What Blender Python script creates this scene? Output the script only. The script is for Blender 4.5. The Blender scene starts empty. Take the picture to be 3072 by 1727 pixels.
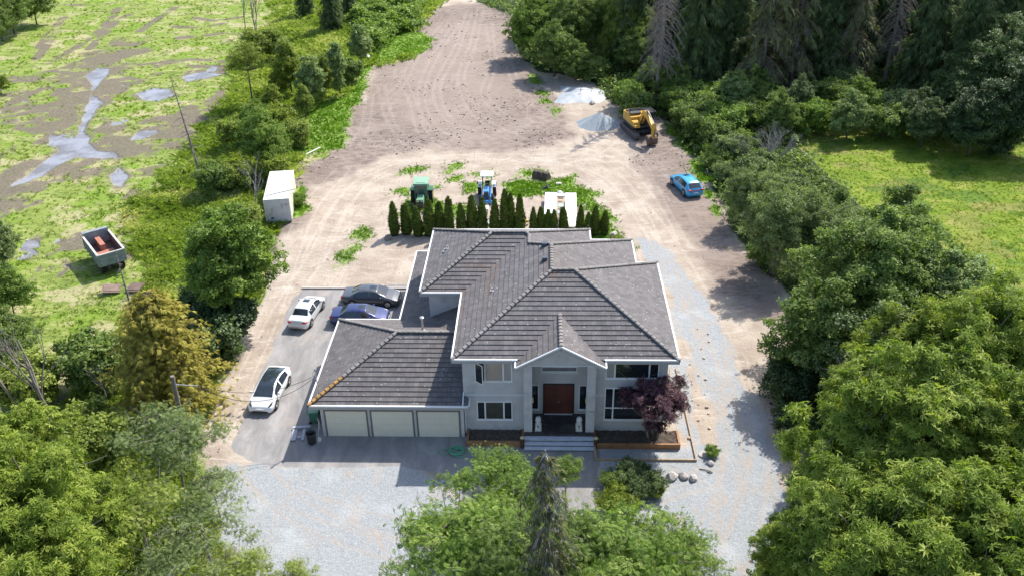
import bpy, bmesh, math, random
import numpy as np
from mathutils import Vector, Matrix, Euler
R = math.radians
S = bpy.context.scene
COL = S.collection

# ------------------------------------------------------------------ camera
CAM = (0.0, -48.241, 39.755)
FW = Vector((-0.03125, 0.864211, -0.502158)); RT = Vector((0.99951, 0.027903, -0.01418)); UP = Vector((-0.001757, 0.502355, 0.86466))
FPX = 2720.4
cd = bpy.data.cameras.new('camera'); cam = bpy.data.objects.new('camera', cd); COL.objects.link(cam)
cam.matrix_world = Matrix(((RT.x, UP.x, -FW.x, CAM[0]), (RT.y, UP.y, -FW.y, CAM[1]), (RT.z, UP.z, -FW.z, CAM[2]), (0, 0, 0, 1)))
cd.sensor_fit = 'HORIZONTAL'; cd.sensor_width = 36.0; cd.lens = 36.0 * FPX / 3072.0
cd.clip_start = 0.5; cd.clip_end = 3000
S.camera = cam

# ------------------------------------------------------------------ sun and sky
SUN_DIR = Vector((0.52, 0.72, 1.0)).normalized()          # towards the sun
EL = math.asin(SUN_DIR.z); AZ = math.atan2(SUN_DIR.x, SUN_DIR.y)
w = bpy.data.worlds.new('World'); S.world = w; w.use_nodes = True
nt = w.node_tree
bg = nt.nodes['Background']
sky = nt.nodes.new('ShaderNodeTexSky'); sky.sky_type = 'NISHITA'; sky.sun_disc = False
sky.sun_elevation = EL; sky.sun_rotation = AZ; sky.air_density = 1.0; sky.dust_density = 1.5; sky.ozone_density = 1.0
nt.links.new(sky.outputs[0], bg.inputs[0]); bg.inputs[1].default_value = 0.15
sd = bpy.data.lights.new('sun', 'SUN'); sd.energy = 4.0; sd.angle = R(0.55); sd.color = (1.0, 0.95, 0.87)
so = bpy.data.objects.new('sun', sd); COL.objects.link(so)
so.rotation_euler = SUN_DIR.to_track_quat('Z', 'Y').to_euler(); so.location = (30, 40, 90)
S.view_settings.view_transform = 'Standard'; S.view_settings.look = 'None'
S.view_settings.gamma = 1.0; S.view_settings.exposure = 0.72
S.cycles.max_bounces = 8; S.cycles.diffuse_bounces = 4; S.cycles.glossy_bounces = 2; S.cycles.transmission_bounces = 3
S.cycles.transparent_max_bounces = 4

# ------------------------------------------------------------------ helpers
def at(px, py, z=0.0):
    """world point on the level z seen at photo pixel (3072 wide)"""
    d = FW + RT * ((px - 1536) / FPX) - UP * ((py - 863.5) / FPX)
    t = (z - CAM[2]) / d.z
    return (CAM[0] + d.x * t, CAM[1] + d.y * t)
DK = 3072 / 2576.0
def atd(x, y, z=0.0):
    return at(x * DK, y * DK, z)

def tag(o, label=None, cat=None, group=None, kind=None):
    if label: o['label'] = label
    if cat: o['category'] = cat
    if group: o['group'] = group
    if kind: o['kind'] = kind
    return o
def empty(name, loc=(0, 0, 0), rz=0.0, label=None, cat=None, group=None):
    o = bpy.data.objects.new(name, None); COL.objects.link(o)
    o.location = loc; o.rotation_euler = (0, 0, rz); o.empty_display_size = 0.3
    return tag(o, label, cat, group)
def link(name, me, parent=None, mats=None):
    o = bpy.data.objects.new(name, me); COL.objects.link(o)
    if parent is not None: o.parent = parent
    if mats is not None:
        for m in (mats if isinstance(mats, (list, tuple)) else [mats]): me.materials.append(m)
    return o

class MB:
    """collects solids into one mesh"""
    def __init__(s): s.v = []; s.f = []; s.m = []
    def add(s, V, F, mi=0, M=None):
        b = len(s.v)
        for p in V:
            p = Vector(p)
            if M is not None: p = M @ p
            s.v.append(tuple(p))
        for f in F: s.f.append(tuple(i + b for i in f)); s.m.append(mi)
        return s
    def box(s, x0, x1, y0, y1, z0, z1, mi=0, M=None, tx=0.0, ty=0.0):
        V = [(x0, y0, z0), (x1, y0, z0), (x1, y1, z0), (x0, y1, z0), (x0 + tx, y0 + ty, z1), (x1 - tx, y0 + ty, z1), (x1 - tx, y1 - ty, z1), (x0 + tx, y1 - ty, z1)]
        return s.add(V, [(3, 2, 1, 0), (4, 5, 6, 7), (0, 1, 5, 4), (1, 2, 6, 5), (2, 3, 7, 6), (3, 0, 4, 7)], mi, M)
    def bar(s, a, b, w, h=None, mi=0, up=(0, 0, 1)):
        a = Vector(a); b = Vector(b); h = h or w; d = (b - a)
        L = d.length; d.normalize(); u = Vector(up)
        if abs(d.dot(u)) > .98: u = Vector((1, 0, 0))
        sx = d.cross(u).normalized(); uz = sx.cross(d)
        M = Matrix(((sx.x, d.x, uz.x, a.x), (sx.y, d.y, uz.y, a.y), (sx.z, d.z, uz.z, a.z), (0, 0, 0, 1)))
        return s.box(-w / 2, w / 2, 0, L, -h / 2, h / 2, mi, M)
    def tube(s, pts, rad, n=8, mi=0, caps=True):
        pts = [Vector(p) for p in pts]
        if not isinstance(rad, (list, tuple)): rad = [rad] * len(pts)
        rings = []; b = len(s.v); prev = None
        for i, p in enumerate(pts):
            d = (pts[min(i + 1, len(pts) - 1)] - pts[max(i - 1, 0)])
            if d.length < 1e-9: d = Vector((0, 0, 1))
            d.normalize()
            u = prev if prev is not None else (Vector((0, 0, 1)) if abs(d.z) < .9 else Vector((1, 0, 0)))
            sx = d.cross(u)
            if sx.length < 1e-6: sx = d.orthogonal()
            sx.normalize(); uy = sx.cross(d).normalized(); prev = uy
            for k in range(n):
                a = 2 * math.pi * k / n
                s.v.append(tuple(p + (sx * math.cos(a) + uy * math.sin(a)) * rad[i]))
        for i in range(len(pts) - 1):
            for k in range(n):
                k2 = (k + 1) % n
                s.f.append((b + i * n + k, b + i * n + k2, b + (i + 1) * n + k2, b + (i + 1) * n + k)); s.m.append(mi)
        if caps:
            s.f.append(tuple(b + k for k in range(n))[::-1]); s.m.append(mi)
            s.f.append(tuple(b + (len(pts) - 1) * n + k for k in range(n))); s.m.append(mi)
        return s
    def cyl(s, c, r, h, n=20, axis='z', mi=0, r2=None, M=None):
        r2 = r if r2 is None else r2
        V = []
        for j, (t, rr) in enumerate(((-h / 2, r), (h / 2, r2))):
            for k in range(n):
                a = 2 * math.pi * k / n; x, y = rr * math.cos(a), rr * math.sin(a)
                V.append({'z': (c[0] + x, c[1] + y, c[2] + t), 'y': (c[0] + x, c[1] + t, c[2] + y), 'x': (c[0] + t, c[1] + x, c[2] + y)}[axis])
        F = [(k, (k + 1) % n, n + (k + 1) % n, n + k) for k in range(n)] + [tuple(range(n))[::-1], tuple(range(n, 2 * n))]
        return s.add(V, F, mi, M)
    def lathe(s, prof, c=(0, 0, 0), n=16, mi=0, M=None):
        V = []; F = []
        for r, z in prof:
            for k in range(n):
                a = 2 * math.pi * k / n; V.append((c[0] + r * math.cos(a), c[1] + r * math.sin(a), c[2] + z))
        for i in range(len(prof) - 1):
            for k in range(n):
                k2 = (k + 1) % n; F.append((i * n + k, i * n + k2, (i + 1) * n + k2, (i + 1) * n + k))
        F.append(tuple(range(n))[::-1]); F.append(tuple(range((len(prof) - 1) * n, len(prof) * n)))
        return s.add(V, F, mi, M)
    def prism(s, poly, z0, z1, mi=0, M=None):
        n = len(poly)
        V = [(x, y, z0) for x, y in poly] + [(x, y, z1) for x, y in poly]
        F = [(k, (k + 1) % n, n + (k + 1) % n, n + k) for k in range(n)] + [tuple(range(n))[::-1], tuple(range(n, 2 * n))]
        return s.add(V, F, mi, M)
    def build(s, name, mats, parent=None, smooth=False, bevel=0.0, fix=True):
        me = bpy.data.meshes.new(name); me.from_pydata(s.v, [], s.f)
        for i, p in enumerate(me.polygons): p.material_index = s.m[i]
        if smooth:
            for p in me.polygons: p.use_smooth = True
        if fix:
            bm = bmesh.new(); bm.from_mesh(me); bmesh.ops.recalc_face_normals(bm, faces=bm.faces)
            if bevel > 0:
                bmesh.ops.remove_doubles(bm, verts=bm.verts, dist=1e-5)
                es = [e for e in bm.edges if len(e.link_faces) == 2 and e.calc_face_angle(0) > .6]
                bmesh.ops.bevel(bm, geom=es, offset=bevel, segments=2, affect='EDGES', clamp_overlap=True, profile=.5)
            bm.to_mesh(me); bm.free()
        me.update()
        return link(name, me, parent, mats)

# ------------------------------------------------------------------ materials
def new_mat(name):
    m = bpy.data.materials.new(name); m.use_nodes = True
    return m, m.node_tree.nodes, m.node_tree.links, m.node_tree.nodes['Principled BSDF']
def mix(N, L, a, b, fac, typ='MIX'):
    n = N.new('ShaderNodeMix'); n.data_type = 'RGBA'; n.blend_type = typ
    for i, v in ((0, fac), (6, a), (7, b)):
        if isinstance(v, (int, float)): n.inputs[i].default_value = v
        elif isinstance(v, tuple): n.inputs[i].default_value = (*v, 1) if len(v) == 3 else v
        else: L.new(v, n.inputs[i])
    return n.outputs[2]
def math_(N, L, op, a, b=0.0, c=None, clamp=False):
    n = N.new('ShaderNodeMath'); n.operation = op; n.use_clamp = clamp
    for i, v in enumerate((a, b, c)):
        if v is None: continue
        if isinstance(v, (int, float)): n.inputs[i].default_value = v
        else: L.new(v, n.inputs[i])
    return n.outputs[0]
def noise(N, L, scale, detail=4, rough=.55, coord=None, dist=0.0, typ='noise', sc=None):
    n = N.new('ShaderNodeTexNoise') if typ == 'noise' else N.new('ShaderNodeTexVoronoi')
    n.inputs['Scale'].default_value = scale
    if typ == 'noise':
        n.inputs['Detail'].default_value = detail; n.inputs['Roughness'].default_value = rough; n.inputs['Distortion'].default_value = dist
    if coord is not None:
        if sc is not None:
            mp = N.new('ShaderNodeMapping'); mp.inputs['Scale'].default_value = sc[:3]
            if len(sc) > 3: mp.inputs['Rotation'].default_value = (0, 0, sc[3])
            L.new(coord, mp.inputs[0]); coord = mp.outputs[0]
        L.new(coord, n.inputs['Vector'])
    return n.outputs[0]
def ramp(N, L, fac, stops):
    r = N.new('ShaderNodeValToRGB'); e = r.color_ramp.elements
    while len(e) < len(stops): e.new(.5)
    for k, (p, c) in enumerate(stops):
        e[k].position = p; e[k].color = (c, c, c, 1) if isinstance(c, (int, float)) else (*c, 1)
    L.new(fac, r.inputs[0]); return r.outputs[0]
def sstep(N, L, x, lo, hi):
    n = N.new('ShaderNodeMapRange'); n.interpolation_type = 'SMOOTHSTEP'; n.clamp = True
    L.new(x, n.inputs[0]); n.inputs[1].default_value = lo; n.inputs[2].default_value = hi
    return n.outputs[0]
def attr(N, name):
    a = N.new('ShaderNodeAttribute'); a.attribute_name = name; return a.outputs['Fac']
def bump(N, L, B, h, strength=.3, dist=.05):
    b = N.new('ShaderNodeBump'); b.inputs['Strength'].default_value = strength; b.inputs['Distance'].default_value = dist
    L.new(h, b.inputs['Height']); L.new(b.outputs[0], B.inputs['Normal'])
MC = {}
def mat(name, col, rough=.6, var=.12, scale=6.0, metal=0.0, bmp=0.0, spec=.5, coat=0.0, dirt=None, dscale=2.0):
    """plain procedural material: colour with noise mottling, optional dirt patches"""
    if name in MC: return MC[name]
    m, N, L, B = new_mat(name)
    tc = N.new('ShaderNodeTexCoord').outputs['Object']
    n1 = noise(N, L, scale, 5, .6, tc)
    lo = tuple(c * (1 - var) for c in col); hi = tuple(min(c * (1 + var), .95) for c in col)
    c = ramp(N, L, n1, [(.3, lo), (.7, hi)])
    if dirt is not None:
        n2 = noise(N, L, dscale, 6, .65, tc)
        c = mix(N, L, c, dirt, sstep(N, L, n2, .52, .72))
    L.new(c, B.inputs['Base Color'])
    B.inputs['Roughness'].default_value = rough; B.inputs['Metallic'].default_value = metal
    B.inputs['Specular IOR Level'].default_value = spec; B.inputs['Coat Weight'].default_value = coat
    if coat: B.inputs['Coat Roughness'].default_value = .05
    if bmp: bump(N, L, B, n1, bmp, .02)
    MC[name] = m; return m
def leaf_mat(name, dark, mid, light, trans=.3, rough=.5, spec=.35):
    if name in MC: return MC[name]
    m, N, L, B = new_mat(name)
    c = ramp(N, L, attr(N, 'rnd'), [(0.0, dark), (.5, mid), (1.0, light)])
    L.new(c, B.inputs['Base Color']); B.inputs['Roughness'].default_value = rough; B.inputs['Specular IOR Level'].default_value = spec
    t = N.new('ShaderNodeBsdfTranslucent')
    c2 = mix(N, L, c, (.88, 1.0, .35), 1.0, 'MULTIPLY'); L.new(c2, t.inputs[0])
    ms = N.new('ShaderNodeMixShader'); ms.inputs[0].default_value = trans
    L.new(B.outputs[0], ms.inputs[1]); L.new(t.outputs[0], ms.inputs[2])
    L.new(ms.outputs[0], N['Material Output'].inputs[0])
    MC[name] = m; return m
def glass_mat(name, col=(.015, .02, .025), rough=.06, spec=.9):
    return mat(name, col, rough, .3, 3.0, spec=spec)

# ------------------------------------------------------------------ numpy noise and meshes
def hash2(ix, iy, seed):
    h = (ix.astype(np.int64) * 374761393 + iy.astype(np.int64) * 668265263 + seed * 1442695041) & 0x7fffffff
    h = ((h ^ (h >> 13)) * 1274126177) & 0x7fffffff
    return ((h ^ (h >> 16)) & 0xffff) / 65535.0
def vnoise(x, y, scale, seed=0, octv=4):
    x = x / scale; y = y / scale; s = 0; a = 1.0; t = 0
    for o in range(octv):
        ix = np.floor(x); iy = np.floor(y); fx = x - ix; fy = y - iy
        fx = fx * fx * (3 - 2 * fx); fy = fy * fy * (3 - 2 * fy)
        n = (hash2(ix, iy, seed + o) * (1 - fx) + hash2(ix + 1, iy, seed + o) * fx) * (1 - fy) + (hash2(ix, iy + 1, seed + o) * (1 - fx) + hash2(ix + 1, iy + 1, seed + o) * fx) * fy
        s = s + a * n; t += a; a *= .55; x = x * 2.03 + 17.1; y = y * 2.03 - 5.3
    return s / t
def np_mesh(name, V, F, attrs=None, smooth=False):
    V = np.ascontiguousarray(V, dtype=np.float32); F = np.ascontiguousarray(F, dtype=np.int32)
    me = bpy.data.meshes.new(name); n, k = F.shape
    me.vertices.add(len(V)); me.vertices.foreach_set('co', V.ravel())
    me.loops.add(n * k); me.loops.foreach_set('vertex_index', F.ravel())
    me.polygons.add(n); me.polygons.foreach_set('loop_start', np.arange(0, n * k, k, dtype=np.int32))
    try: me.polygons.foreach_set('loop_total', np.full(n, k, dtype=np.int32))
    except Exception: pass
    me.polygons.foreach_set('use_smooth', np.full(n, bool(smooth)))
    for a, arr in (attrs or {}).items():
        at_ = me.attributes.new(a, 'FLOAT', 'POINT'); at_.data.foreach_set('value', np.ascontiguousarray(arr, dtype=np.float32))
    me.update(); me.validate()
    return me
def sdf(px, py, poly):
    """signed distance, positive inside"""
    P = np.asarray(poly, float); Q = np.roll(P, -1, 0)
    d = np.full(px.shape, 1e9); ins = np.zeros(px.shape, bool)
    for (ax, ay), (bx, by) in zip(P, Q):
        ex, ey = bx - ax, by - ay; wx, wy = px - ax, py - ay
        t = np.clip((wx * ex + wy * ey) / (ex * ex + ey * ey + 1e-12), 0, 1)
        d = np.minimum(d, (wx - ex * t) ** 2 + (wy - ey * t) ** 2)
        c = ((ay > py) != (by > py)) & (px < (bx - ax) * (py - ay) / ((by - ay) + 1e-12) + ax)
        ins ^= c
    d = np.sqrt(d); return np.where(ins, d, -d)
def dpoly(pts): return [atd(x, y) for x, y in pts]
# ------------------------------------------------------------------ ground
rng = np.random.default_rng(7)
REG = {
 'soil': [(1062,60),(1110,20),(1210,5),(1290,30),(1300,90),(1325,150),(1340,180),(1370,230),(1400,260),(1450,300),(1430,350),(1270,385),(1100,372),(960,392),(800,470),(775,545),(690,590),(660,640),(700,560),(740,430),(790,385),(870,375),(880,300),(935,195),(940,165),(1040,150)],
 'soil_right': [(1560,330),(1690,330),(1760,420),(1850,600),(1960,700),(1990,820),(1850,780),(1740,640),(1680,520),(1600,400)],
 'asph': [(768,724),(1100,712),(1100,830),(1200,830),(1200,1090),(1500,1090),(1505,1160),(1498,1278),(1430,1300),(1150,1262),(1140,1200),(1010,1172),(880,1176),(740,1172),(660,1168),(590,1140),(585,1105),(612,1060),(655,940),(700,830),(738,752)],
 'grav_front': [(590,1150),(740,1168),(880,1172),(1010,1170),(1140,1198),(1150,1270),(1230,1300),(1430,1300),(1500,1270),(1505,1120),(1620,1115),(1750,1110),(1790,1110),(1900,1160),(2000,1250),(2030,1450),(1900,1640),(900,1640),(600,1640),(500,1500),(480,1300),(520,1180)],
 'grav_road': [(1600,598),(1650,604),(1700,650),(1745,730),(1800,800),(1850,900),(1900,1000),(1960,1130),(2010,1300),(1800,1250),(1790,1120),(1795,1060),(1760,980),(1740,900),(1700,800),(1672,700),(1615,640)],
 'grav_side': [(1500,1130),(1500,1165),(1760,1165),(1765,1080),(1725,900),(1690,900),(1700,1040),(1720,1115),(1620,1120)],
 'lawn1': [(1265,455),(1330,432),(1430,440),(1505,492),(1560,570),(1575,615),(1480,610),(1462,520),(1385,492),(1290,505)],
 'lawn2': [(1000,420),(1130,405),(1275,430),(1290,560),(990,600),(975,500)],
 'lawn3': [(905,560),(945,530),(935,600),(900,650),(850,700),(835,690)],
 'strip1': [(735,325),(800,255),(870,245),(905,170),(935,165),(925,215),(885,275),(875,330),(862,372),(790,388),(752,402),(735,380)],
 'strip2': [(925,140),(960,85),(1030,75),(1085,95),(1072,132),(990,150),(950,160)],
 'strip3': [(1675,315),(1700,320),(1745,385),(1790,470),(1810,560),(1770,470),(1735,400)],
 'strip4': [(735,480),(760,470),(770,520),(752,550),(735,560)],
 'lawn4': [(1330,185),(1360,190),(1380,240),(1420,280),(1400,300),(1355,250)],
 'mead': [(1950,300),(2200,322),(2340,335),(2480,352),(2800,370),(3300,430),(3600,900),(3200,1300),(2600,760),(2400,700),(2250,580),(2080,450)],
 'wild': [(1200,2),(1290,40),(1300,120),(1345,175),(1420,192),(1500,210),(1545,262),(1600,275),(1690,310),(1740,385),(1790,455),(1830,560),(1890,640),(1985,730),(1990,850),(1960,950),(2030,1080),(2010,1200),(1930,1400),(1850,1700),(3400,2400),(3600,900),(2800,350),(3300,200),(2600,-200),(1300,-200)],
 'bank': [(680,-60),(1240,-60),(1100,10),(1060,60),(1040,150),(935,165),(880,260),(870,375),(790,385),(740,430),(700,560),(670,620),(640,760),(560,860),(545,960),(500,1080),(480,1180),(520,1260),(560,1400),(600,1640),(-300,1800),(-500,1300),(100,1080),(330,820),(360,660),(300,560),(420,450),(500,330),(570,240),(600,150),(680,60)],
 'mud': [(-20,300),(80,268),(150,238),(165,180),(235,135),(320,105),(400,92),(450,98),(380,126),(300,160),(330,190),(270,262),(230,320),(170,335),(100,320),(30,320),(-20,330)],
 'mud2': [(100,395),(150,330),(250,320),(330,330),(420,280),(560,260),(640,300),(520,330),(450,370),(330,420),(320,470),(260,470),(230,410),(150,430),(60,470),(-20,500),(-20,470),(60,440)],
 'water1': [(212,192),(248,170),(278,174),(272,190),(258,200),(248,214),(238,222),(232,240),(248,246),(262,262),(245,275),(225,300),(215,330),(225,360),(245,380),(290,384),(300,398),(240,398),(190,396),(140,420),(110,442),(60,460),(20,472),(60,448),(112,405),(150,378),(122,364),(124,338),(160,346),(192,348),(204,310),(215,270),(230,240),(232,214),(222,204)],
 'water2': [(335,238),(385,222),(425,226),(440,240),(400,254),(360,252)],
 'water3': [(462,190),(520,180),(560,186),(520,198),(470,204)],
 'water4': [(278,440),(300,420),(322,440),(310,470),(285,465)],
}
REG['pale'] = [(1000,110),(1200,60),(1290,120),(1330,240),(1290,330),(1150,340),(1020,300),(960,240)]
PW = {k: dpoly(v) for k, v in REG.items()}
NV, NU = 820, 760
t = np.linspace(0, 1, NV); D = 27.0 * (900.0 / 27.0) ** t
u = np.linspace(-1, 1, NU); uu = u * (0.75 + 0.25 * np.abs(u))
Dg, Ug = np.meshgrid(D, uu, indexing='ij')
GX = Ug * (14 + 0.86 * Dg); GY = Dg + CAM[1]
def field(names, soft, amp, nsc, seed):
    if isinstance(names, str): names = [names]
    out = np.full(GX.shape, -1e3)
    for n in names: 
        P = np.asarray(PW[n]); m = 12
        sel = (GX > P[:, 0].min() - m) & (GX < P[:, 0].max() + m) & (GY > P[:, 1].min() - m) & (GY < P[:, 1].max() + m)
        o = np.full(GX.shape, -50.0); o[sel] = sdf(GX[sel], GY[sel], P); out = np.maximum(out, o)
    nz = (vnoise(GX, GY, nsc, seed) - .5) * 2 * amp
    return np.clip(.5 + (out + nz) / soft, 0, 1)
soil = field(['soil', 'soil_right'], 3.5, 2.2, 4.0, 1)
asph = field('asph', .25, .30, 1.2, 2)
grav = field(['grav_front', 'grav_road', 'grav_side'], 1.2, 1.0, 2.2, 3)
def patchn(sx, sy, sc_, seed, lo, k, o=5): return np.clip((vnoise(GX * sx, GY * sy, sc_, seed, o) - lo) * k, 0, 1)
lawn = np.maximum.reduce([field('lawn1', 2.4, 1.6, 2.0, 4) * (.45 + .9 * patchn(1, 1.2, 2.2, 62, .40, 6)), field(['strip1', 'strip2', 'strip4', 'strip3'], 1.6, 1.2, 2.0, 4), field('lawn2', 5.0, 2.5, 2.0, 5) * patchn(1, 1.3, 1.9, 61, .49, 7) * .85, field(['lawn3', 'lawn4'], 1.4, 1.6, 1.6, 6) * .62])
mead = field('mead', 1.5, 1.0, 3, 7)
wild = field('wild', 1.6, 1.2, 3, 8) * (1 - mead)
strips = field(['strip1', 'strip2', 'strip4'], 1.0, 1.0, 2.0, 4)
bank = field('bank', 2.0, 1.6, 3, 9) * (1 - strips)
leftx = np.where(GY < 300, 1, 0) * np.clip(.5 + (-(GX + 21.0) - 0.05 * (GY - 20) + (vnoise(GX, GY, 6, 10) - .5) * 3) / 3, 0, 1)
yard = field(['soil', 'grav_front', 'asph'], 1, .5, 3, 11)
# marsh = everything left of the bank
roadL = [(1100,10),(1060,60),(935,165),(880,260),(870,375),(740,430),(690,590),(600,810),(545,960),(490,1130),(500,1220),(560,1400),(600,1700),(-2500,2600),(-2500,-60),(1240,-60)]
PW['leftside'] = dpoly(roadL)
left = field('leftside', 1.6, 1.2, 3, 12) * (1 - strips)
marsh = left * (1 - bank)
water = np.maximum(field(['water1', 'water2', 'water3', 'water4'], .5, .5, 1.6, 13), 0)
n_w = vnoise(GX, GY, 5.5, 14)
mudd = np.maximum(field(['mud', 'mud2'], 5.0, 9.0, 4, 15), np.clip((vnoise(GX, GY * .7, 4.0, 16, 5) - .575) * 9, 0, 1) * (GY < 88)) * marsh
water = water * (marsh > .5)
def patch(sx, sy, sc_, seed, lo, k, o=5): return np.clip((vnoise(GX * sx, GY * sy, sc_, seed, o) - lo) * k, 0, 1)
straw = patch(.8, 1.0, 2.6, 50, .50, 7) * (.55 + .45 * patch(1, 1, 11, 52, .42, 6, 3))
clump = patch(1, 1.1, 2.4, 51, .545, 9)
mudsp = patch(.55, 1.1, 2.6, 53, .535, 11) * patch(1, 1, 16, 54, .44, 7, 3) * (marsh > .3) * (GY < 92)
mudd = np.maximum(mudd, mudsp)
water = np.maximum(water, np.clip((vnoise(GX, GY * .7, 5.0, 17, 5) - .625) * 14, 0, 1) * (mudd > .4) * (GY < 95))
lawn = np.maximum(lawn, 0)
pale = field('pale', 14.0, 10.0, 8, 60)
hgt = (vnoise(GX, GY, 1.4, 21) - .5) * .16 * np.clip(bank + marsh * .9 + wild + mead * .7, 0, 1) * (1 - water) + (vnoise(GX, GY, 14, 22) - .5) * .5 * np.clip(bank, 0, 1) * (GY > 18) - .05 * water
hgt += soil * (vnoise(GX, GY, .8, 23) - .5) * .10
hgt = hgt * (1 - asph) * (1 - grav) - .0
ditch = np.exp(-((GX - (-23.5 - (GY - 12) * .10)) / 2.0) ** 2) * np.clip((GY - 3) / 4, 0, 1) * np.clip((34 - GY) / 6, 0, 1)
hgt -= ditch * .6 * bank
def ground_h(x, y): 
    return 0.0
def track(lines, wheel=.85, w=.16):
    o = np.zeros(GX.shape)
    for L_ in lines:
        pts = dpoly(L_); q = []
        for i in range(len(pts) - 1):
            a = pts[max(i - 1, 0)]; b = pts[i]; c = pts[i + 1]; d_ = pts[min(i + 2, len(pts) - 1)]
            for t_ in np.linspace(0, 1, 8, endpoint=False):
                q.append(tuple(.5 * (2 * b[k] + (c[k] - a[k]) * t_ + (2 * a[k] - 5 * b[k] + 4 * c[k] - d_[k]) * t_ ** 2 + (3 * b[k] - a[k] - 3 * c[k] + d_[k]) * t_ ** 3) for k in (0, 1)))
        q = np.array(q + [pts[-1]])
        x0, x1, y0, y1 = q[:, 0].min() - 2, q[:, 0].max() + 2, q[:, 1].min() - 2, q[:, 1].max() + 2
        sel = (GX > x0) & (GX < x1) & (GY > y0) & (GY < y1); X = GX[sel]; Y = GY[sel]; dm = np.full(X.shape, 1e9)
        for (ax, ay), (bx, by) in zip(q[:-1], q[1:]):
            ex, ey = bx - ax, by - ay; tt = np.clip(((X - ax) * ex + (Y - ay) * ey) / (ex * ex + ey * ey + 1e-9), 0, 1)
            dm = np.minimum(dm, np.hypot(X - ax - ex * tt, Y - ay - ey * tt))
        ww = w * np.clip(Y + 60, 50, 300) / 75
        o[sel] = np.maximum(o[sel], np.exp(-((dm - wheel) / ww) ** 2))
    return o
trk = track([[(1300, 398), (1420, 420), (1520, 480), (1590, 570), (1650, 680), (1720, 800), (1800, 960)], [(1240, 395), (1400, 402), (1530, 440), (1620, 530), (1700, 640), (1790, 800)], [(1700, 330), (1660, 380), (1560, 400), (1400, 392), (1100, 400), (950, 430), (860, 520), (800, 640), (740, 720)],
  [(1620, 380), (1660, 440), (1700, 520), (1760, 620)], [(1560, 330), (1500, 380), (1440, 400)], [(1480, 330), (1560, 370), (1640, 430), (1700, 500)], [(1350, 300), (1450, 370), (1560, 420), (1640, 520), (1680, 600)],
  [(1000, 420), (900, 470), (830, 560), (780, 660)], [(860, 430), (780, 520), (730, 640), (690, 760), (640, 880), (560, 1040)], [(800, 640), (700, 800), (620, 960), (540, 1100)],
  [(1850, 900), (1880, 1000), (1900, 1120), (1890, 1250), (1850, 1400)], [(1800, 820), (1840, 950), (1860, 1100), (1830, 1250), (1760, 1400)], [(1780, 1200), (1650, 1240), (1500, 1290), (1300, 1330), (1000, 1330), (750, 1260)], [(640, 1180), (760, 1290), (1000, 1380), (1250, 1400)]]) 
trk2 = track([[(1180, 30), (1150, 120), (1100, 220), (1130, 300), (1230, 350)], [(1210, 20), (1190, 110), (1160, 200), (1200, 290), (1290, 340)], [(1150, 60), (1090, 150), (1060, 240), (1090, 320), (1180, 365)], [(1230, 60), (1240, 160), (1220, 240), (1280, 300), (1370, 330)], [(1000, 180), (1040, 260), (1060, 330), (1120, 370)],
  [(1260, 100), (1290, 190), (1330, 250), (1390, 290)], [(960, 220), (980, 300), (1020, 360)], [(930, 240), (920, 310), (890, 370)], [(1120, 60), (1050, 140), (1010, 210), (960, 260)]], .5, .16)
rut = track([[(300, 20), (268, 60), (235, 90), (190, 120), (120, 160)], [(360, 25), (300, 50), (262, 85), (225, 125)], [(160, 45), (120, 90), (100, 120)], [(150, 70), (122, 110), (90, 150)], [(440, 20), (380, 60), (350, 80)], [(80, 10), (200, 14), (290, 8)], [(560, 60), (500, 70), (440, 68)],
  [(600, 45), (540, 52), (490, 46)], [(0, 270), (60, 245), (120, 215)], [(520, 90), (580, 84), (640, 92)], [(420, 160), (480, 150), (560, 156)]], .30, .22) * (.45 + 1.2 * patch(1, 1, 3.0, 55, .42, 5)) * marsh
mudd = np.maximum(mudd * (1 - .6 * patch(.8, 1.1, 2.2, 57, .54, 9)), np.clip(rut, 0, 1) * .95)
mudd = np.maximum(mudd, np.clip(field(['water1', 'water2', 'water3', 'water4'], 3.0, .8, 1.6, 58) * 1.3, 0, 1) * marsh)
trk = np.clip(np.maximum(trk * (.5 + vnoise(GX, GY, 3, 41)), trk2 * 1.1), 0, 1) * (1 - lawn) * (1 - asph * .7)
cls = np.zeros(GX.shape, int)
for k, fld in ((1, grav), (2, lawn * .0 + bank), (3, marsh), (4, mead), (5, wild), (6, water), (7, asph)):
    cls = np.where(fld > .5, k, cls)
far = (GY > 210); cls = np.where(far & (cls == 0), 5, cls); wild = np.where(far & (left < .5), 1, wild)
GPT = np.stack([GX, GY, hgt], -1).reshape(-1, 3)
ii = (np.arange(NV - 1)[:, None] * NU + np.arange(NU - 1)[None, :])
quads = np.stack([ii, ii + 1, ii + 1 + NU, ii + NU], -1).reshape(-1, 4)
fcls = cls[:-1, :-1].reshape(-1)
ATT = dict(soil=soil, asph=asph, grav=grav, lawn=lawn, mead=mead, wild=wild, bank=bank, marsh=marsh, water=water, mud=mudd, trk=trk, straw=straw, clump=clump, pale=pale)

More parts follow.
